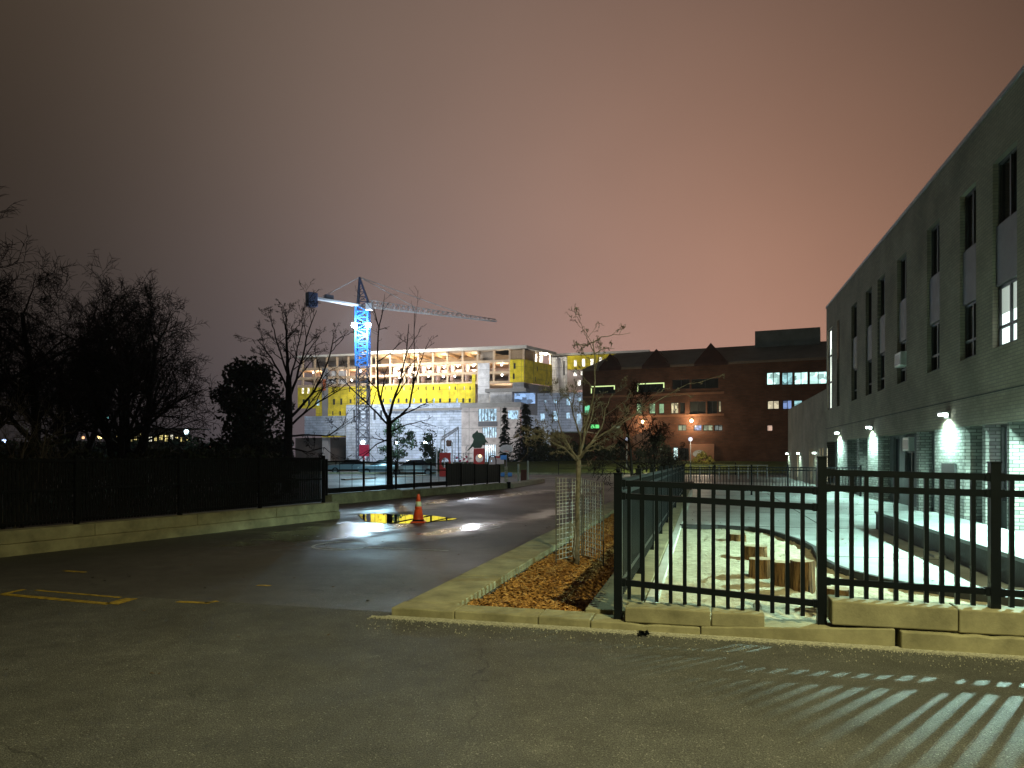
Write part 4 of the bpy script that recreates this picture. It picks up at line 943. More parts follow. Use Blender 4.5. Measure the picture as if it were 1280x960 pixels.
# sloping stair wall in front of the brick building
c = BX.pt(BX.sp(800), 0, -3); st = MB(); za, zb_ = BX.zp(800, 546), BX.zp(820, 536)
st.prism([BX.pt(BX.sp(799), -.1, -3), BX.pt(BX.sp(822), -.1, -3), BX.pt(BX.sp(822), zb_, -3), BX.pt(BX.sp(799), za, -3)], -BX.n*-.3)
tag(st.build('stair_wall', mat('salmon_render', (.5, .26, .17))), 'sloping pale stair wall under the left warm lamp', 'wall')
# annexe on the left of the brick building
an = thing('brick_annexe', 'low dark brick annexe left of the gabled building', 'building', P(700, 590, 89)*1)
AF = Facade(((688-640)/F*90, 90), ((735-640)/F*88.5, 88.5)); mb = MB(); AF.slab(mb, AF.sp(688), AF.sp(733), -.1, AF.zp(710, 541), 0, 9); mb.build('wall', M_RED, an)
mb = MB(); AF.slab(mb, AF.sp(687), AF.sp(734), AF.zp(710, 541)+.003, AF.zp(710, 539.5), -.1, 9.1); mb.build('coping', M_ROOF, an)
mb = MB(); d = AF.rect(704, 565, 712, 588); AF.slab(mb, d[0], d[1], 0, d[3], -.05, -.003); mb.build('door', M_FRAME, an)

# ------------------------------------------------------------------ the building under construction
ZR = 32.9
def at(px, Y): return ((px-640)/F*Y, Y)
B0, B1 = at(458, 216.7), at(655, 204)
FB = Facade(B0, B1); FC = Facade(B1, at(690, 216.7)); FA = Facade(at(372, 229), at(461, 223)); FD = Facade(at(686, 222), at(812, 213))
cb = thing('construction_building', 'floodlit unfinished building with bright yellow sheathing and open floors', 'building', FB.pt(FB.L/2, 0))
M_YEL = brick('yellow_sheathing', (.76, .62, .035), (.70, .56, .03), (.40, .34, .05), tuple(FB.e), 2.4, 3.0, .05, .7, 0, 0)
M_WPANEL = brick('white_membrane', (.68, .68, .70), (.62, .62, .65), (.40, .40, .42), tuple(FB.e), 6, 2.4, .07, .7, 0, 0)
M_METAL = brick('pale_block', (.44, .52, .66), (.36, .44, .57), (.22, .27, .36), tuple(FB.e), 2.6, .8, .07, .6, 0)
M_STONE = brick('beige_panel', (.40, .37, .37), (.34, .32, .32), (.25, .24, .24), tuple(FB.e), 9, 4.6, .16, .8, 0, 0)
M_WOOD = mat('timber_frame', (.60, .44, .29), .7, .2, .8); M_SLAB = mat('roof_slab', (.66, .62, .55), .8, .1, .3); M_CEIL = mat('deck_soffit', (.62, .42, .26), .8, .2, .5)
M_DARKIN = mat('grey_partition', (.34, .30, .29), .8, .25, .25); M_PINK = mat('pinkish_board', (.66, .52, .48), .8, .15, .3)
GW = glow('work_lamp', (1, .95, .88), 30)
def zB(py, px=540): return FB.zp(px, py)
Z6, Z5, Z4, Z3, Z2 = zB(454.5), zB(468), zB(480), zB(504), zB(511)
sL, sR = FB.sp(458), FB.L
roofm = MB(); FB.slab(roofm, sL-1, sR+1.0, ZR-.9, ZR, -1.0, 17); roofm.build('roof', M_SLAB, cb)
for nm_, z in (('floor_slab', Z6), ('floor_slab', Z5), ('floor_slab', Z4)):
    mb = MB(); FB.slab(mb, sL, sR-.05, z-.35, z+.35, -.05, 15); mb.build(nm_, M_WOOD, cb)
mb = MB(); FB.slab(mb, sL, sR-.3, Z2, ZR-.9, 13, 13.4); mb.build('inner_wall', M_PINK, cb)
mb = MB(); FB.slab(mb, sL, sR-.4, Z6+.4, ZR-1.0, 10, 10.3); mb.build('inner_wall', M_DARKIN, cb)
cols = [463, 470.5, 487.5, 505.6, 522.5, 541, 559, 578, 597, 617, 637, 654.3]
for x in cols:
    mb = MB(); s = FB.sp(x); FB.slab(mb, s-.28, s+.28, Z4+.35, ZR-.92, .02, .6); mb.build('column', M_WOOD, cb)
# cross beams under the roof
for x in cols[2:9]:
    mb = MB(); s = FB.sp(x); mb.bar(FB.pt(s, ZR-1.3, .6), FB.pt(s, ZR-1.3, 10), .5, .7); mb.build('roof_beam', M_WOOD, cb)
lp = []
for i in range(2, len(cols)-1):
    x = (cols[i]+cols[i+1])/2
    for z in (Z5, Z4):
        if i == 8 or x > 640: continue
        s = FB.sp(x+rnd.uniform(-3, 3)); c = FB.pt(s, z+rnd.uniform(2.0, 2.5), rnd.uniform(1.0, 2.5)); mb = MB(); mb.ball(c, .24, 8); mb.build('work_light', GW, cb); lp.append(c)
for x, z in ((622, Z4-4.6), (634, Z4-4.8)):
    c = FB.pt(FB.sp(x), z+2.6, 2); mb = MB(); mb.ball(c, .24, 8); mb.build('work_light', GW, cb); lp.append(c)
for k, c in enumerate(lp):
    if k % 2 == 0 or k > 14: lamp('work_light_lamp', c+FB.n*-.8-EZ*.6, 520, (1, .84, .66), .4)
for x in (480, 514, 550, 588, 628): lamp('top_floor_lamp', FB.pt(FB.sp(x), Z6+2.2, 5), 900 if x < 560 else 420, (1, .74, .40), .4)
# room dividers and low parapets on the open floors
for i in range(2, 9):
    for z in (Z5, Z4):
        x0, x1 = cols[i], cols[i+1]; s0, s1 = FB.sp(x0+3), FB.sp(x1-4); mb = MB(); FB.slab(mb, s0, s1, z+.4, z+1.5, 3.2, 3.5); mb.build('divider', M_DARKIN, cb)
        mb = MB(); s = FB.sp(x0+2.5); FB.slab(mb, s-.2, s+.2, z+.36, z+3.0, 1.2, 4.5); mb.build('divider', M_PINK, cb)
def clad(fac, x0, y0, x1, y1, m, name, wins=(), d=-.12, th=.35, parent=cb, z0=None, z1=None, wm=None):
    r = fac.rect(x0, y0, x1, y1); z0 = r[2] if z0 is None else z0; z1 = r[3] if z1 is None else z1
    ops = []
    for w in wins:
        q = fac.rect(*w[:4]); ops.append((max(q[0], r[0]+.1), min(q[1], r[1]-.1), max(q[2], z0+.1), min(q[3], z1-.1)))
    mb = MB(); fac.wall(mb, r[0], r[1], z0, z1, ops, th, d)
    mb.quad(fac.pt(r[0], z0, d), fac.pt(r[0], z1, d), fac.pt(r[0], z1, d+th), fac.pt(r[0], z0, d+th)); mb.quad(fac.pt(r[1], z0, d), fac.pt(r[1], z0, d+th), fac.pt(r[1], z1, d+th), fac.pt(r[1], z1, d))
    o = mb.build(name, m, parent)
    for w, q in zip(wins, ops):
        g_ = MB(); fac.slab(g_, q[0], q[1], q[2], q[3], d+th-.05, d+th); g_.build('window', wm or w[4], parent)
    return o
WD = mat('window_hole', (.03, .035, .045), .4, .3, .5); WL = glow('bright_opening', (1, .97, .85), 2.2, (.5, .8)); WB = glow('blue_opening', (.50, .78, 1), 1.0, (.5, .9)); WB2 = mat('dark_blue_glass', (.02, .03, .05), .2)
yw = [(x, 498, x+2.6, 503.2, (WB2, WB, WD)[k % 3]) for k, x in enumerate((478, 487, 497, 507, 516, 525, 532, 541, 549, 561, 570, 578, 586))] + [(x, 483, x+1.6, 487.5, WL if k in (3, 9, 11) else WD) for k, x in enumerate((481, 489, 497, 504, 512, 522.5, 532, 541, 549, 561, 568.5, 579.5, 587))]
clad(FB, 463.5, 480.5, 594, 505, M_YEL, 'yellow_cladding', yw, z0=Z3-.1, z1=Z4-.1)
clad(FB, 590, 467, 594.3, 480, M_YEL, 'yellow_cladding', [], z0=Z4-.05, z1=Z5-.4)
clad(FB, 597.5, 454, 612, 491, M_WPANEL, 'white_cladding', [], z0=Z2+.5, z1=Z6-.4)
clad(FB, 598, 437, 617, 454, mat('beige_board', (.30, .25, .20), .8), 'board', [], z0=Z6+.4, z1=ZR-1, d=1.5)
clad(FB, 637.5, 432, 654.8, 451, mat('brown_board', (.36, .25, .15), .8), 'board', [], z0=Z6+.4, z1=ZR-1, d=.3)
clad(FB, 637.5, 452, 655, 478, M_YEL, 'yellow_cladding', [(642, 454, 644.6, 461, WD), (641, 467, 643.5, 474, WD)], z0=FB.zp(646, 478), z1=Z6+.3)
clad(FB, 641, 478, 655, 491, M_WPANEL, 'white_cladding', [(638.2, 478, 640.6, 490, WD)], z1=FB.zp(646, 478)-.05, z0=Z2)
# right hand face
zc = FB.zp(646, 478)
def zC(py): return FC.zp(672, py)
mb = MB(); FC.slab(mb, -.6, FC.L+1, ZR-.9, ZR-.004, -1.0, 12); mb.build('roof_edge', M_SLAB, cb)
clad(FC, 655, 452, 690, 484, M_YEL, 'yellow_cladding', [(671, 458, 673, 464, WD), (668.5, 471, 670.5, 477, WD)], z0=zc, z1=Z6+.3, d=-.05)
for x in (655.8, 668.5, 674, 689): 
    s = FC.sp(x); mb = MB(); FC.slab(mb, s-.25, s+.25, Z6+.35, ZR-.92, .05, .6); mb.build('column', M_WOOD, cb)
clad(FC, 656, 435, 668, 452, mat('brown_board', (.36, .25, .15), .8), 'board', [], z0=Z6+.35, z1=ZR-1, d=.4)
clad(FC, 655, 484, 690, 492, mat('grey_band', (.25, .25, .26), .8), 'grey_band', [], z0=Z2-2, z1=zc-.1, d=.3)
for x in (679, 686): 
    c = FC.pt(FC.sp(x), Z6+3.6, 1.2); mb = MB(); mb.ball(c, .5, 8); mb.build('work_light', GW, cb)
lamp('corner_lamp', FC.pt(FC.sp(682), Z6+3, .2), 2500, (1, .92, .72), .4)
mb = MB(); FC.slab(mb, FC.sp(676), FC.sp(689), Z6+.36, ZR-1, 3, 3.3); mb.build('inner_wall', M_WPANEL, cb)
# far right wing
zd = lambda y, x=720: FD.zp(x, y)
mb = MB(); FD.slab(mb, FD.sp(688), FD.L, zd(444), zd(441.5), -.8, 12); mb.build('roof', M_SLAB, cb)
clad(FD, 688, 446, 709, 490, M_WPANEL, 'white_cladding', [(704, 451, 706.3, 469, WD)], z0=0, z1=zd(445.5))
clad(FD, 709.2, 445, 770, 461.5, M_YEL, 'yellow_cladding', [(717.5, 450, 721, 458, WL), (727.5, 448.5, 731.3, 458, WL), (738, 448.5, 742, 457.5, WL), (749, 446.5, 752.5, 457, WL), (760, 448, 763, 457, WL)], z1=zd(444.5))
clad(FD, 709.2, 461.6, 770, 487, mat('pink_membrane', (.55, .45, .45), .8, .1, .3), 'grey_cladding', [(717, 463, 721, 470, WL), (726, 464, 730.5, 469, WL), (738.5, 461.9, 742, 467, WL), (722, 475, 726, 482, WL)], z1=zd(461.6)-.02)
FE = Facade(at(650, 212), at(745, 206)); bl = [(692, 499, 696, 504), (708, 496.5, 713.5, 506.5), (722, 497, 726.5, 503), (675.5, 517, 681, 525.5), (691.8, 514, 697, 526), (708, 516, 712.5, 523), (721, 517, 726, 530), (680, 500.5, 683, 503.5)]
clad(FE, 652, 491, 742, 580, M_METAL, 'lower_cladding', [(*q, WB) for q in bl], z0=-.1, z1=FE.zp(700, 491))
# lower volume in front
FL = Facade(FB.pt(FB.sp(575), 0, -9)[:2], FB.pt(FB.L+1.5, 0, -9)[:2])
zl = FL.zp(610, 509.5)
mb = MB(); FL.slab(mb, FL.sp(576), FL.sp(652), zl, zl+1.3, -.5, 10); mb.build('lower_roof', mat('grey_slab', (.20, .20, .20), .8, .15, .5), cb)
lw_ = [(598, 511, 621, 526.5, WB), (603, 534, 621, 547, WB), (606, 556, 620, 578, WB), (635, 513, 648, 524, WB)]
clad(FL, 577, 510, 650, 580, M_STONE, 'stone_cladding', lw_, z0=-.1, z1=zl-.01)
for w in lw_[:3]:
    q = FL.rect(*w[:4]); mb = MB(); n = 6
    for k in range(n+1): s = q[0]+(q[1]-q[0])*k/n; FL.slab(mb, s-.08, s+.08, q[2], q[3], .02, .12)
    mb.build('mullion', M_FRAME, cb)
q = FL.rect(598, 527, 622, 533); mb = MB(); FL.slab(mb, q[0], q[1], q[2], q[3], -.18, -.125); mb.build('window_band', mat('dark_band', (.03, .035, .05), .5), cb)
q = FL.rect(610, 497, 650, 503)
mb = MB(); FL.slab(mb, FL.sp(605), FL.sp(634), zl+1.31, zl+4.6, 5.4, 5.8); mb.build('white_screen', M_WPANEL, cb)
mb = MB(); FL.slab(mb, FL.sp(637), FL.sp(663), zl+1.31, zl+4.2, 5.2, 5.6); mb.build('lit_windows', glow('blue_office', (.35, .58, 1), .95, (1.6, 1.0)), cb)
mb = MB(); FL.slab(mb, FL.sp(600), FL.sp(652), zl+4.62, zl+5.6, 4.6, 9.5); mb.build('upper_deck', mat('grey_slab', (.2, .2, .2)), cb)
# lower left: pale block wall
FM = Facade(FB.pt(FB.sp(436), 0, -1.5)[:2], FB.pt(FB.sp(579), 0, -1.5)[:2])
dw = [(441.5, 512, 444, 526, WD), (447, 512, 451, 526, WB2), (456.8, 512, 459.5, 525, WD), (466.8, 512, 470, 525, WD), (475, 513, 478, 525, WD)]
clad(FM, 433, 505.5, 577.5, 580, M_METAL, 'block_cladding', dw, z0=-.1, z1=Z3-.12)
mb = MB(); FM.slab(mb, FM.sp(485), FM.sp(577), FM.zp(530, 513.5), FM.zp(530, 510.5), -.6, -.13); mb.build('ledge', mat('grey_slab', (.2, .2, .2)), cb)
# left wing
za_ = lambda y, x=415: FA.zp(x, y)
mb = MB(); FA.slab(mb, 0, FA.L, za_(446), za_(443.6), -1, 14); mb.build('roof', M_SLAB, cb)
for y in (460.6, 472, 482):
    mb = MB(); FA.slab(mb, 0, FA.L, za_(y)-.4, za_(y)+.4, -.05, 12); mb.build('floor_slab', M_WOOD, cb)
for x in (378, 393, 408, 421, 435, 448):
    mb = MB(); s = FA.sp(x); FA.slab(mb, s-.28, s+.28, za_(482), za_(446), .02, .6); mb.build('column', M_WOOD, cb)
mb = MB(); FA.slab(mb, 0, FA.L, za_(482), za_(461), 9, 9.4); mb.build('inner_wall', M_PINK, cb)
mb = MB(); FA.slab(mb, 0, FA.L, za_(460), za_(446.2), 9, 9.4); mb.build('inner_wall', M_DARKIN, cb)
clad(FA, 412, 461, 431, 482, M_WPANEL, 'white_cladding', [], z0=za_(482)+.45, z1=za_(461)-.45, d=1)
clad(FA, 372.5, 482.5, 402, 510, M_YEL, 'yellow_cladding', [(377, 484, 380, 492, WL), (384, 484, 387, 492, WL), (378, 499, 381.5, 507, WB2), (384.5, 499, 388, 507, WB2), (395.5, 499.5, 399.5, 507, WB)], z0=za_(510), z1=za_(482)-.45)
clad(FA, 410.5, 482.5, 458, 510, M_YEL, 'yellow_cladding', [(415, 484, 417, 490, WD), (436, 484, 438, 490, WD), (416, 498.5, 419, 506, WB2), (425, 498, 428, 506, WB2), (437, 499, 439.5, 504, WD)], z0=za_(510), z1=za_(482)-.45)
mb = MB(); FA.slab(mb, FA.sp(403), FA.sp(410), 0, za_(460), -.2, 2); mb.build('lift_shaft', mat('concrete_shaft', (.30, .30, .32), .85, .15, .3), cb)
mb = MB(); FA.slab(mb, FA.sp(404.3), FA.sp(407.5), za_(488), za_(474), -.5, -.21); mb.build('hoist_cage', mat('orange_cage', (.6, .16, .05), .6), cb)
clad(FA, 395, 510.2, 432, 520, M_YEL, 'yellow_cladding', [(415, 514, 417, 519, WD), (424, 514, 426.5, 519, WD)], z1=za_(510)-.03)
clad(FA, 382, 520.2, 433, 545, M_METAL, 'block_cladding', [], z1=za_(520)-.04, d=-.6)
clad(FA, 366, 547, 445, 582, mat('dark_hoarding', (.05, .036, .03), .8, .5, .3), 'hoarding', [], z0=-.2, z1=za_(547), d=1.5)
mb = MB(); FA.slab(mb, FA.sp(404), FA.sp(446), za_(546.5), za_(545), -1.0, -.62); mb.build('yellow_edge', M_YEL, cb)
for x, z in ((400, 474), (424, 463.5), (436, 475), (447, 464), (388, 464)):
    c = FA.pt(FA.sp(x), za_(z), 2); mb = MB(); mb.ball(c, .28, 8); mb.build('work_light', GW, cb)
for x in (392, 440): lamp('wing_lamp', FA.pt(FA.sp(x), za_(468), 3), 700, (1, .76, .5), .4)

# ------------------------------------------------------------------ tower crane
CY = 196.0
def cp_(px, py, Y=CY): return P(px, py, Y)
mc_ = cp_(453.5, 577); mc_.z = 0
crn = thing('tower_crane', 'tall tower crane with blue mast floodlit from within', 'crane', mc_)
M_BLUE = mat('crane_blue', (.025, .20, .62), .5, .15, .5); M_CRW = mat('crane_white', (.60, .62, .66), .5, .1, .5); M_CRD = mat('crane_dark', (.05, .06, .09), .6, .2, .5)
def lattice(mb, a, b, w, nseg, r, side=None):
    a, b = Vector(a), Vector(b); d = (b-a).normalized(); x = d.cross(side or Vector((0, 1, .01))).normalized(); y = x.cross(d)
    cs = [(x*sx_+y*sy_)*w/2 for sx_, sy_ in ((-1, -1), (1, -1), (1, 1), (-1, 1))]
    for c in cs: mb.bar(a+c, b+c, r, r)
    for k in range(nseg):
        p, q = a.lerp(b, k/nseg), a.lerp(b, (k+1)/nseg)
        for j in range(4):
            c, e_ = cs[j], cs[(j+1) % 4]; mb.bar(p+c, q+e_, r*.6, r*.6) if k % 2 else mb.bar(p+e_, q+c, r*.6, r*.6); mb.bar(p+c, p+e_, r*.6, r*.6)
zj = cp_(454, 383).z
mb = MB(); lattice(mb, mc_, Vector((mc_.x, mc_.y, cp_(454, 458).z)), 2.9, 12, .30); mb.build('lower_mast', M_CRD, crn)
mb = MB(); lattice(mb, Vector((mc_.x, mc_.y, cp_(454, 458).z)), Vector((mc_.x, mc_.y, zj)), 3.2, 10, .42); mb.build('blue_mast', M_BLUE, crn)
mb = MB(); top = cp_(449.5, 346.5); bl_ = Vector((mc_.x-1.3, mc_.y, zj)); br_ = Vector((mc_.x+1.9, mc_.y, zj))
for p in (bl_, br_):
    for dy in (-1, 1): mb.bar(p+Vector((0, dy, 0)), top+Vector((0, dy*.2, 0)), .34, .34)
for k in range(6):
    f = k/6; mb.bar(bl_.lerp(top, f), br_.lerp(top, f), .2); mb.bar(bl_.lerp(top, f), br_.lerp(top, f+.16), .2)
mb.build('apex_frame', mat('crane_navy', (.03, .06, .16), .5), crn)
# jib swings away to the right, counter jib comes towards the viewer on the left
jr = (zj-1.6); J1 = Vector(((620-640)/F*(jr*F/168), jr*F/168, zj)); J0 = Vector((mc_.x, mc_.y, zj)); jd = (J1-J0)
J0b = J0+jd*.045
mb = MB(); up_h = 1.9; sd = jd.cross(EZ).normalized()*.7; n = 26
mb.bar(J0b+sd, J1+sd*.5, .22); mb.bar(J0b-sd, J1-sd*.5, .22); mb.bar(J0b+EZ*up_h, J1+EZ*.7, .16)
for k in range(n):
    p, q = J0b.lerp(J1, k/n), J0b.lerp(J1, (k+1)/n); h0 = up_h+(.7-up_h)*k/n; m_ = p.lerp(q, .5)+EZ*h0
    for s_ in (sd, -sd): mb.bar(p+s_, m_, .12); mb.bar(m_, q+s_, .12)
    mb.bar(p+sd, q-sd, .1)
mb.build('jib', M_CRW, crn)
cj = Vector(((385-640)/F*(jr*F/197.5), jr*F/197.5, zj+.3)); mb = MB(); sd2 = (cj-J0).cross(EZ).normalized()*.6
mb.bar(J0+sd2, cj+sd2, .35, .5); mb.bar(J0-sd2, cj-sd2, .35, .5)
for k in range(10): mb.bar(J0.lerp(cj, k/10)+sd2, J0.lerp(cj, (k+1)/10)-sd2, .2)
mb.build('counter_jib', M_CRW, crn)
mb = MB(); w = (cj-J0).normalized(); mb.box(cj-w*2.3-sd2*1.6-EZ*2.4, w*2.6, sd2*3.2, EZ*3.6); bevel(mb.build('counterweight', mat('crane_navy', (.03, .06, .16)), crn), .1)
mb = MB(); q = J0.lerp(cj, .62); mb.box(q-sd2-w*.9+EZ*.3, w*2.2, sd2*2, EZ*1.1); mb.build('winch', M_CRD, crn)
mb = MB(); mb.box(Vector((mc_.x+1.3, mc_.y-2.6, zj-1.4)), Vector((1.7, 0, 0)), Vector((0, 1.8, 0)), EZ*1.9); bevel(mb.build('cab', M_CRW, crn), .1)
mb = MB()
for a, b in ((top, cj+EZ*.6-w*4), (top, J0.lerp(J1, .36)+EZ*1.6), (top, J0.lerp(J1, .72)+EZ*1.2)): mb.bar(a, b, .16)
mb.build('pendant', M_CRW, crn)
# floodlights clamped in the mast
GF = glow('flood_lens', (.74, .88, 1), 420)
for k, dx in enumerate((-1.85, 1.85)):
    c = Vector((mc_.x+dx, mc_.y-1.9, cp_(454, 408).z)); t = thing('floodlight', ('left' if k == 0 else 'right')+' blue white floodlight on the crane mast', 'floodlight', c, 'floodlights on the crane mast')
    mb = MB(); mb.ball(c+Vector((0, -.35, -.1)), .62, 12, 1.1); mb.build('lens', GF, t)
    mb = MB(); mb.box(c+Vector((-.75, -.04, -.65)), Vector((1.5, 0, 0)), Vector((0, .5, 0)), EZ*1.3); mb.build('case', M_CRD, t)
    lamp('mast_light', c+Vector((-dx*.5, -1.8, -2.2)), 5000, (.60, .80, 1), .3)
ml = Vector((mc_.x, mc_.y-4, cp_(454, 410).z))
spot('mast_flood', ml+Vector((0, 7, 0)), FB.pt(FB.sp(520), 16), 60000, (1, .97, .88), 120, .7, .5)
spot('mast_flood', ml+Vector((-2, 7, 0)), FA.pt(FA.sp(410), 18), 22000, (1, .97, .88), 100, .7, .5)
# site lamps lighting the facade; the spruce and annexe posts are added for light
for px, py, Y, tgt, pw, col in ((497, 553.5, 168, FB.pt(FB.sp(525), 21), 34000, (.93, .96, 1)), (532, 553, 172, FB.pt(FB.sp(600), 17), 9000, (1, .97, .9)), (454, 553, 165, FM.pt(FM.sp(470), 10), 17000, (.75, .86, 1)), (640, 560, 165, FC.pt(FC.L*.3, 22), 11000, (1, .96, .86)), (705, 562, 170, FD.pt(FD.sp(715), 24), 11000, (.95, .94, 1))):
    c = P(px, py, Y); t = thing('site_lamp', {497: 'middle white lamp post behind the slender bare tree', 532: 'white lamp post beside the low leafy tree', 454: 'white lamp post at the foot of the crane', 640: 'added lamp post near the spruces, lighting the right hand face', 705: 'added lamp post near the brick annexe, lighting the far wing'}[px], 'lamp post', Vector((c.x, c.y, 0)), 'lamp posts before the building site')
    mb = MB(); mb.tube([(c.x, c.y, -.1), (c.x, c.y, c.z+.3)], [.12, .08], 6); mb.build('post', M_STEELGREY, t)
    mb = MB(); mb.ball(c+Vector((0, -.25, 0)), .42 if px < 600 else .12, 10); mb.build('lens', glow('site_lens' if px < 600 else 'added_lens', (.75, .9, 1), 45 if px < 600 else 6), t)
    spot('site_lamp_light', c+Vector((0, 2, 0)), tgt, pw, col, 110, .9, .5)

# ------------------------------------------------------------------ parked cars
M_CAR = mat('silver_car_paint', (.42, .50, .53), .3, .05, 1, metal=.4); M_CAR2 = mat('dark_car_paint', (.20, .25, .28), .3, .05, 1, metal=.4)
def car(loc, rz, m, label):
    t = thing('parked_car', label, 'car', loc, 'cars parked behind the mesh fence'); loc = Vector(loc); dx = Vector((math.cos(rz), math.sin(rz), 0)); dy = Vector((-dx.y, dx.x, 0))
    def q(x, y, z): return loc+dx*x+dy*y+EZ*z
    prof = [(-2.1, .32), (-2.15, .62), (-2.0, .84), (-1.0, .92), (1.35, .94), (2.0, .86), (2.1, .6), (2.1, .32)]
    mb = MB(); mb.prism([q(x, -.85, z) for x, z in prof], dy*1.7); o = mb.build('body', m, t); bevel(o, .06, 3)
    cab = [(-.95, .93), (-.3, 1.40), (.85, 1.42), (1.6, .94)]; mb = MB()
    for s in (0, 1):
        pass
    lo = [q(x, -.80, z) for x, z in cab]; mb.v = [tuple(p) for p in (q(-1.05, -.78, .92), q(-.3, -.62, 1.40), q(.85, -.62, 1.42), q(1.6, -.78, .93), q(-1.05, .78, .92), q(-.3, .62, 1.40), q(.85, .62, 1.42), q(1.6, .78, .93))]
    mb.f = [(1, 2, 6, 5)]; roof = MB(); roof.v = mb.v; roof.f = [(1, 2, 6, 5)]; roof.build('roof', m, t)
    gl = MB(); gl.v = mb.v; gl.f = [(0, 3, 2, 1), (4, 5, 6, 7), (0, 1, 5, 4), (3, 7, 6, 2)]; gl.build('windows', M_DARKGLASS, t)
    for x in (-1.35, 1.35):
        for y in (-.80, .80):
            w = MB(); c = q(x, y, .32); w.tube([c-dy*.1, c+dy*.1], .32, 16); wo = w.build('wheel', M_BLACK, t)
            h = MB(); h.tube([c-dy*.11, c+dy*.11], .19, 10); h.build('rim', M_STEELGREY, wo)
    for y in (-.6, .6):
        h = MB(); c = q(-2.12, y, .68); h.box(c-dx*.04-dy*.16-EZ*.06, dx*.1, dy*.32, EZ*.12); h.build('headlight', M_WHITE, t)
    return t
car(Vector((P(478, 590, 66).x, 66, -.15)), R(8), M_CAR2, 'dark parked car behind the slender bare tree')
car(Vector((P(515, 590, 64).x, 64, -.15)), R(10), M_CAR, 'pale blue lit parked car nearest the playground')
car(Vector((P(437, 590, 72).x, 72, -.15)), R(10), M_CAR2, 'dim parked car farthest left beyond the mesh fence')
c = P(512, 560, 70); lamp('car_park_light', (c.x-1, 58, 5.5), 2600, (.42, .82, 1), .3)
mb = MB()
for (x0, y0, x1, y1) in ((429, 600, 468, 598), (490, 596, 533, 594)):
    a, b = G(x0, y0, .02), G(x1, y1, .02); mb.bar(a, b, .35, .16)
struct('car_park_kerb', mb, mat('pale_concrete', (.52, .52, .46)))
mb = MB(); c0 = [(-22, 50, -.13), (-3.5, 50, -.13), (-1, 80, -.13), (-26, 82, -.13)]; mb.prism([Vector(p) for p in c0], (0, 0, -.01)); struct('car_park', mb, M_ROAD)
c = P(455, 563, 150); t = MB(); t.box(c-Vector((1, 0, 1.2)), Vector((2, 0, 0)), Vector((0, .3, 0)), EZ*2.4); t.tube([(c.x, c.y+.15, -.1), (c.x, c.y+.15, c.z)], .1, 6)
tag(t.build('site_board', mat('glowing_red_board', (.65, .05, .12), .6, emit=(.8, .05, .15), estr=.35)), 'small red board with glow for its pink lighting, at the foot of the crane', 'sign')  # pink light falling on the red board is put in as glow

# ------------------------------------------------------------------ playground
PY = 56.0
M_PRED = mat('red_play_panel', (.42, .025, .02), .5, .1, 2); M_PW = mat('pale_play_post', (.55, .55, .56), .5, .1, 2); M_PG = mat('green_figure', (.012, .055, .025), .6, .3, 2)
def pp(x, y, Y=PY): return P(x, y, Y)
def gz(v): return Vector((v.x, v.y, -.15))
def panel_hole(mb, x0, x1, y0, y1, hx0, hx1, hy0, hy1, Y, th=.12, n=14, half=False):
    """flat play panel with a round window cut in it"""
    a, b = pp(x0, y1, Y), pp(x1, y0, Y); c = pp((hx0+hx1)/2, (hy0+hy1)/2, Y); rx = (pp(hx1, 0, Y).x-pp(hx0, 0, Y).x)/2; rz = (pp(0, hy0, Y).z-pp(0, hy1, Y).z)/2
    def edge(t):
        dx, dz = math.cos(t), math.sin(t); k = 1e9
        if dx > 1e-6: k = min(k, (b.x-c.x)/dx)
        if dx < -1e-6: k = min(k, (a.x-c.x)/dx)
        if dz > 1e-6: k = min(k, (b.z-c.z)/dz)
        if dz < -1e-6: k = min(k, (a.z-c.z)/dz)
        return Vector((c.x+dx*k, Y, c.z+dz*k))
    ts = sorted([2*math.pi*k/n for k in range(n)]+[math.atan2(z-c.z, x-c.x) % (2*math.pi) for x in (a.x, b.x) for z in (a.z, b.z)]); ts.append(ts[0]+2*math.pi)
    D = Vector((0, th, 0))
    for t0, t1 in zip(ts, ts[1:]):
        i0, i1 = (Vector((c.x+rx*math.cos(t), Y, c.z+rz*math.sin(t))) for t in (t0, t1)); e0, e1 = edge(t0), edge(t1)
        mb.quad(i0, e0, e1, i1); mb.quad(i1+D, e1+D, e0+D, i0+D); mb.quad(i0, i1, i1+D, i0+D); mb.quad(e0, e0+D, e1+D, e1)
pt = thing('play_tower', 'tall red play tower with round window and green figure on top', 'play tower', gz(pp(599, 590)), 'playground frames behind the black panels')
for Y_ in (PY, PY+.9): mb = MB(); panel_hole(mb, 592, 605.5, 560.5, 597, 594.2, 604.2, 567.5, 578, Y_); mb.build('window_panel', M_PRED, pt)
mb = MB(); mb.box(pp(592, 597, PY+.12), Vector((.1, 0, 0)), Vector((0, .78, 0)), EZ*2.2); mb.build('side_panel', M_PRED, pt); mb = MB(); mb.box(pp(604, 597, PY+.12), Vector((.09, 0, 0)), Vector((0, .78, 0)), EZ*2.2); mb.build('side_panel', M_PRED, pt)
mb = MB(); mb.ball(pp(600, 570, PY+.5), .12, 8); mb.build('inside_lamp', glow('orange_play_lamp', (1, .62, .3), 3), pt)
poly = [(596.5, 537.5), (597.5, 540.5), (602, 541), (605, 544), (606.5, 548.5), (610.5, 554), (606.5, 552.8), (606, 557), (603, 555.5), (601.5, 560), (592.5, 560), (590.5, 558), (586, 562.5), (583.5, 563.5), (588, 558), (591, 553), (592, 549), (590, 546), (590.5, 543), (593.5, 541)]
mb = MB(); mb.prism([pp(x, y, PY+.25) for x, y in poly], (0, .5, 0)); o = mb.build('green_figure', M_PG, pt); bevel(o, .05)
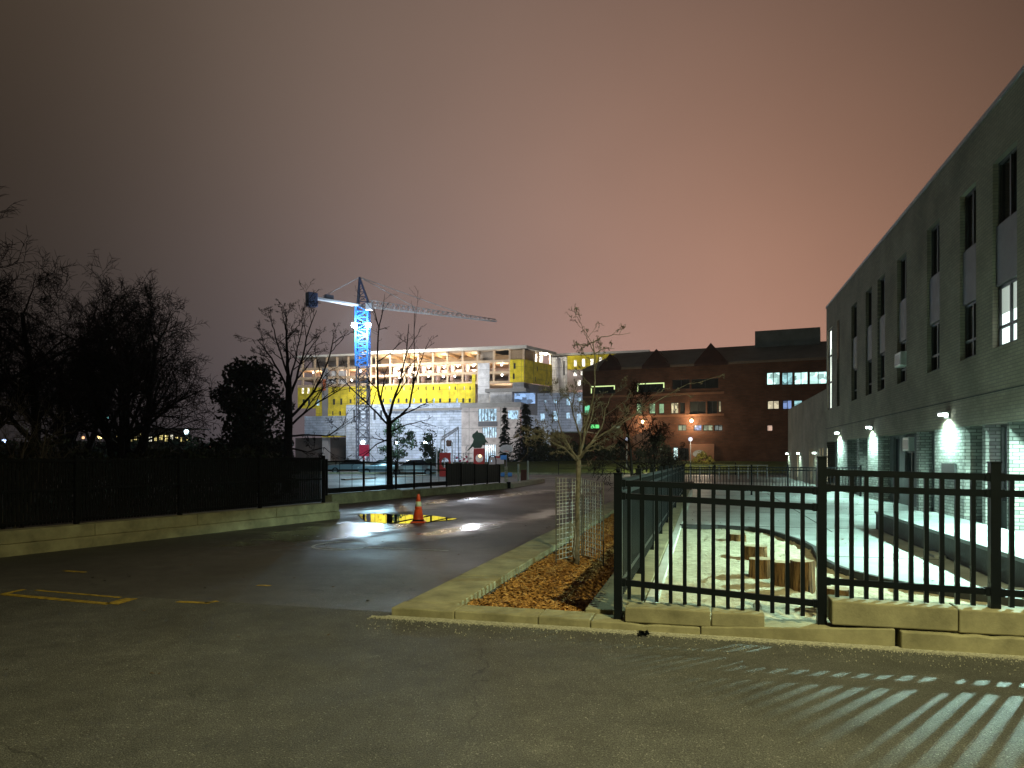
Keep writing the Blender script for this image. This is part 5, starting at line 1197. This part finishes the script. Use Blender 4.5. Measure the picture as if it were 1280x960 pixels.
pt2 = thing('play_tower', 'low red play tower with arched window and pale posts', 'play tower', gz(pp(556, 590)), 'playground frames behind the black panels')
for Y_ in (PY, PY+.9): mb = MB(); panel_hole(mb, 549.3, 563.3, 566, 597, 551.5, 561, 572, 585, Y_); mb.build('window_panel', M_PRED, pt2)
for x, y0 in ((551, 548.5), (555.6, 538), (565, 553), (546, 559.5), (558.5, 560)):
    mb = MB(); p = pp(x, y0, PY+.3); mb.tube([gz(p), p], .05 if x != 558.5 else .035, 8); mb.build('post', M_PW, pt2)
mb = MB(); a, b = pp(552, 546.5, PY+.3), pp(573, 533.5, PY+.3)
for dz in (0, -.26): mb.bar(a+EZ*dz, b+EZ*dz*.6, .07)
for k in range(9): mb.bar(a.lerp(b, k/9), a.lerp(b, (k+1)/9)-EZ*.26*(1-.4*k/9), .035); mb.bar(a.lerp(b, k/9)-EZ*.26*(1-.4*k/9), a.lerp(b, (k+1)/9), .035)
mb.build('sloping_truss', mat('grey_play_steel', (.30, .30, .32), .5), pt2)
mb = MB(); p = pp(573, 534, PY+.3); mb.tube([gz(p), p], .03, 6); p = pp(569, 537, PY+.3); mb.tube([gz(p), p], .02, 6); mb.build('slide_pole', M_STEELGREY, pt2)
mb = MB(); p = pp(557.5, 558, PY+.5); mb.box(p, Vector((.42, 0, 0)), Vector((0, .4, 0)), EZ*.5); bevel(mb.build('roof_box', mat('brown_play_roof', (.16, .09, .07), .6), pt2), .08)
cw = thing('play_arch', 'pale climbing arch with small holes right of the red tower', 'climbing frame', gz(pp(617, 590)), 'playground frames behind the black panels')
mb = MB(); panel_hole(mb, 611, 619.5, 571, 597, 613.8, 616, 575, 577.5, PY, .1); mb.build('arch_panel', mat('pale_arch', (.50, .44, .42), .6), cw)
mb = MB(); mb.tube([pp(610.5, 597), pp(610.5, 575), pp(612.5, 570.5), pp(616, 569), pp(619, 570.5), pp(620, 575), pp(620, 597)], .05, 6); mb.build('hoop', M_FRAME, cw)
mb = MB(); mb.box(pp(620, 580), Vector((.62, 0, 0)), Vector((0, .6, 0)), EZ*.45); mb.build('slide', mat('pale_arch', (.5, .44, .42)), cw)
mb = MB(); mb.box(pp(618, 572.5), Vector((.4, 0, 0)), Vector((0, .5, 0)), EZ*.16); mb.build('red_cap', M_PRED, cw)
lad = thing('play_ladder', 'low climbing net with coloured balls between the red towers', 'climbing frame', gz(pp(577, 590)), 'playground frames behind the black panels')
mb = MB()
for x in (568, 574, 579, 585): p = pp(x, 566 if x > 570 else 569); mb.tube([gz(p), p], .03, 6)
mb.bar(pp(567, 566.5), pp(591, 566.5), .04); mb.bar(pp(567, 573), pp(591, 573), .03); mb.tube([pp(582.5, 570), pp(582.5, 560), pp(584, 557.5), pp(586, 557.5)], .03, 6); mb.build('frame', M_STEELGREY, lad)
mb = MB()
for x, y in ((571, 572), (575, 576), (580, 574), (584, 577), (583, 571)): mb.ball(pp(x, y, PY-.05), .09, 8)
mb.build('red_balls', mat('magenta_ball', (.5, .04, .12), .5), lad)
mb = MB()
for x, y in ((569, 576), (577, 571), (588, 573)): mb.ball(pp(x, y, PY-.05), .08, 8)
mb.build('white_balls', M_WHITE, lad)
lamp('playground_light', (P(590, 560, 50).x, 49.5, 5.5), 700, (.85, .9, 1), .3)
# basketball hoops
def hoop(x, y, Y, label, post_m, base_m, w=1.25):
    c = P(x, y, Y); t = thing('basketball_hoop', label, 'basketball hoop', Vector((c.x, c.y, -.1 if Y > 45 else 0)), 'fan shaped basketball hoops')
    mb = MB(); n = 14; pl = [c+Vector((w*.5*math.cos(math.pi*k/n), 0, .34*math.sin(math.pi*k/n)*w)) for k in range(n+1)] + [c+Vector((-w*.42, 0, -.17)), c+Vector((-w*.22, 0, -.26)), c+Vector((w*.22, 0, -.26)), c+Vector((w*.42, 0, -.17))]
    mb.prism(pl, (0, .05, 0)); mb.build('backboard', mat('grey_backboard', (.50, .52, .50), .5), t)
    mb = MB(); mb.tube([(c.x, c.y+.35, -.1), (c.x, c.y+.35, c.z-.1), (c.x, c.y+.06, c.z-.05)], .05, 8); mb.build('pole', post_m, t)
    mb = MB(); mb.tube([c+Vector((.23*math.cos(2*math.pi*k/12), -.26+.23*math.sin(2*math.pi*k/12), -.16)) for k in range(13)], .012, 5, False); mb.build('rim', M_ORANGE, t)
    mb = MB(); mb.box(Vector((c.x-.45, c.y+.1, 0)), Vector((.9, 0, 0)), Vector((0, .8, 0)), EZ*.3); bevel(mb.build('base', base_m, t), .05); return t
M_BLUEB = mat('blue_plastic', (.05, .22, .55), .5, .1, 2)
hoop(633, 561.5, 56, 'fan shaped basketball board at the right end of the playground', M_STEELGREY, M_BLUEB, 1.05)
hoop(874, 568, 80, 'fan shaped basketball board with blue base behind the back fence', M_BLACK, mat('bright_blue_plastic', (.10, .42, .75), .5, .1, 2), 1.45)
t = MB(); p = P(630, 573, 52); t.box(p-Vector((.25, 0, .1)), Vector((.45, 0, 0)), Vector((0, .3, 0)), EZ*.32); bevel(t.build('blue_box', M_BLUEB), .03)
tag(bpy.data.objects['blue_box'], 'small blue box on a brown post beside the backboard', 'box')
t = MB(); q = P(632.3, 575, 52); t.tube([(q.x, q.y+.15, -.1), (q.x, q.y+.15, q.z-.05)], .045, 6); tag(t.build('signpost', mat('brown_post', (.10, .06, .04), .8)), 'thin brown post carrying the blue box', 'post')
# stacked pale stone pillar, kerb end, bollards, red barrier
t = MB(); b0 = Vector((-.30, 35.6, 0))
for k in range(4): t.box(b0+Vector((-.07, 0, .30+.2*k)), Vector((.16, 0, 0)), Vector((0, .2, 0)), EZ*.175)
tag(bevel(t.build('stone_pillar', mat('pale_stone', (.5, .42, .35), .8, .15, 4)), .01), 'stacked pale stone pillar at the end of the black panels', 'pillar')
for x, yt_, yb2, lb in ((648, 581, 600, 'short white bollard post left of the red barrier'), (660, 577, 601, 'tall white post right of the red barrier')):
    p = G(x, yb2+1.5, .1); t = MB(); h = (1.6-(yt_-570)/F*p.y); t.tube([(p.x, p.y, .05), (p.x, p.y, h)], .055, 10); t.ball((p.x, p.y, h), .055, 10); tag(t.build('bollard', M_WHITE, None), lb, 'bollard', 'white posts at the bend of the road')
a = G(651, 603, .1); t = thing('barrier', 'dull red barrier between two white posts', 'barrier', a); mb = MB(); mb.box(a+Vector((0, 0, .1)), Vector((.33, 0, 0)), Vector((0, .08, 0)), EZ*.62); bevel(mb.build('panel', mat('dull_red', (.16, .03, .025), .7), t), .02)
mb = MB()
for dx in (.05, .28): mb.box(a+Vector((dx-.02, .02, 0)), Vector((.04, 0, 0)), Vector((0, .04, 0)), EZ*.1)
mb.build('foot', M_FRAME, t)
q = G(635.5, 610.5); t = MB(); t.box(q-Vector((.09, 0, 0)), Vector((.2, 0, 0)), Vector((0, .25, 0)), EZ*.32); tag(bevel(t.build('bin', M_BLACKFAR), .02), 'small black box at the end of the far road wall', 'box')
t = MB(); a, b = G(638, 610, .0), G(678, 603, 0); t.bar(a+EZ*.1, b+EZ*.1, .3, .26); tag(bevel(t.build('kerb_beam', mat('pale_stone', (.5, .42, .35))), .02), 'pale kerb beam at the bend in front of the white posts', 'kerb')
# lamp post in front of the brick building
c = P(863, 549, 74); t = thing('lamp_post', 'slim lamp post with round head before the brick building', 'lamp post', Vector((c.x, c.y, .3)))
mb = MB(); mb.tube([(c.x, c.y, .2), (c.x, c.y, c.z)], [.07, .05], 8); mb.build('post', M_STEELGREY, t); mb = MB(); mb.ball(c, .22, 10); mb.build('head', glow('pale_head', (.7, .78, 1), 1.2), t)
lamp('post_light', (c.x+.9, c.y-.6, c.z+.2), 600, (1, .78, .55), .25)
lamp('lawn_light', (P(800, 560, 68).x, 66, 4.0), 900, (1, .95, .62), .25)
c = P(783.5, 549, 70); t = thing('lamp_post', 'slim lamp post behind the second young tree', 'lamp post', Vector((c.x, c.y, .2))); mb = MB(); mb.tube([(c.x, c.y, .1), (c.x, c.y, c.z)], [.07, .05], 8); mb.build('post', M_STEELGREY, t); mb = MB(); mb.ball(c, .16, 10); mb.build('head', MATS['pale_head'], t)
# low railings beyond the back fence
rl = thing('railing', 'pale horizontal railing beyond the back fence', 'railing', P(890, 595, 52)*1)
mb = MB(); Y = 50
for z in (.95, .55): mb.bar(P(862, 0, Y).xy.to_3d()+EZ*z, P(960, 0, Y).xy.to_3d()+EZ*z, .05)
mb.build('rails', M_PW, rl)
mb = MB()
for x in range(863, 961, 12): p = P(x, 0, Y); mb.tube([(p.x, Y, 0), (p.x, Y, .98)], .035, 6)
mb.build('uprights', M_PW, rl)
cf = thing('chain_fence', 'low dark railing along the lawn bank across the lane', 'fence', P(780, 595, 61.5)*1); mb = MB(); mb.bar((4, 62.0, 1.0), (19, 61.2, 1.0), .05); mb.bar((4, 62.0, .5), (19, 61.2, .5), .04); mb.build('rails', M_BLACKFAR, cf)
mb = MB()
for k in range(9): p = Vector((4, 62, 0)).lerp(Vector((19, 61.2, 0)), k/8); mb.tube([p-EZ*.05, p+EZ*1.05], .035, 6)
mb.build('posts', M_BLACKFAR, cf)
# crushed black scrap lying at the kerb
t = MB(); c = G(805, 794); rr_ = random.Random(4)
for k in range(14):
    p = c+Vector((rr_.uniform(-.055, .055), rr_.uniform(-.05, .04), .012+rr_.uniform(0, .02))); d = Vector((rr_.uniform(-1, 1), rr_.uniform(-1, 1), rr_.uniform(-.3, .5))).normalized()*.035; w = d.cross(Vector((rr_.uniform(-1, 1), .3, 1))).normalized()*.014; t.quad(p-d-w, p+d-w, p+d+w, p-d+w)
tag(t.build('scrap', M_BLACK), 'crumpled black scrap lying at the kerb foot', 'litter')

# ------------------------------------------------------------------ far town on the left
tb = thing('far_building', 'distant low building with a row of yellow lit windows', 'building', P(187, 560, 150)*1)
TF = Facade(at(140, 152), at(238, 150)); mb = MB(); wins = []
rt = random.Random(3)
x = 143
while x < 234:
    w = rt.uniform(2.5, 6); y0 = rt.uniform(541, 546); wins.append((x, y0, x+w, rt.uniform(550, 554))); x += w+rt.uniform(1, 2.2)
ops = [TF.rect(*w) for w in wins]; TF.wall(mb, 0, TF.L, -.1, TF.zp(190, 536), ops, .3); TF.slab(mb, 0, TF.L, TF.zp(190, 536), TF.zp(190, 535), -.3, 8); mb.build('wall', mat('far_wall', (.12, .11, .10), .9), tb)
FY = [glow('yellow_shop', (1, .82, .30), 1.3, (.5, .5)), glow('white_shop', (1, .95, .75), 1.5, (.5, .5)), glow('blue_shop', (.5, .75, 1), 1.0, (.5, .5))]
for o_ in ops: TF.pane(*o_, .25, FY[rt.choice((0, 0, 0, 1, 2))], tb, bars=1, fw=.12)
far = [(5, 552, 150, (.45, .6, 1), 'far blue town lamp at the left edge'), (60, 552, 150, (.85, .9, 1), 'far white town lamp among the left trees'), (125, 545.5, 140, (1, .75, .3), 'far amber town lamp beside the yellow windows'), (133, 523, 150, (.35, 1, .9), 'small teal town lamp above the amber one'), (233, 540, 140, (.65, .9, 1), 'bright white town lamp right of the yellow windows'), (104, 547, 150, (1, .5, .25), 'dim orange town lamp left of the amber one'), (262, 559, 130, (1, .45, .4), 'dim red town lamp below the dome shaped evergreen'), (296, 561, 130, (.9, .95, 1), 'dim white town lamp behind the dome shaped evergreen'), (82, 552, 150, (.7, .6, .5), 'faint town lamp right of the white one')]
for x, y, Y, col, lb in far:
    c = P(x, y, Y); t = thing('town_lamp', lb, 'lamp post', Vector((c.x, c.y, 0)), 'town lamps far off on the left'); mb = MB(); mb.tube([(c.x, c.y, -.1), (c.x, c.y, c.z)], .08, 6); mb.build('post', M_STEELGREY, t)
    mb = MB(); mb.ball(c, .5 if y != 547 else .3, 8); mb.build('head', glow('town_head_%d' % x, col, 5 if x in (60, 125, 233, 5) else 2), t)

# ------------------------------------------------------------------ damp air lit by the lamps
hz = MB(); hz.box((-130, -16, -1.5), Vector((240, 0, 0)), Vector((0, 300, 0)), EZ*75)
hm = bpy.data.materials.new('damp_air'); hm.use_nodes = True; t = hm.node_tree; t.nodes.clear()
out = nn(t, 'ShaderNodeOutputMaterial'); pv = nn(t, 'ShaderNodeVolumePrincipled'); pv.inputs['Color'].default_value = (.9, .92, .95, 1); pv.inputs['Density'].default_value = .0003; pv.inputs['Anisotropy'].default_value = .55
t.links.new(pv.outputs[0], out.inputs['Volume'])
ho = hz.build('haze', hm); ho['kind'] = 'stuff'; ho['label'] = 'thin damp night haze filling the whole place'; ho['category'] = 'haze'
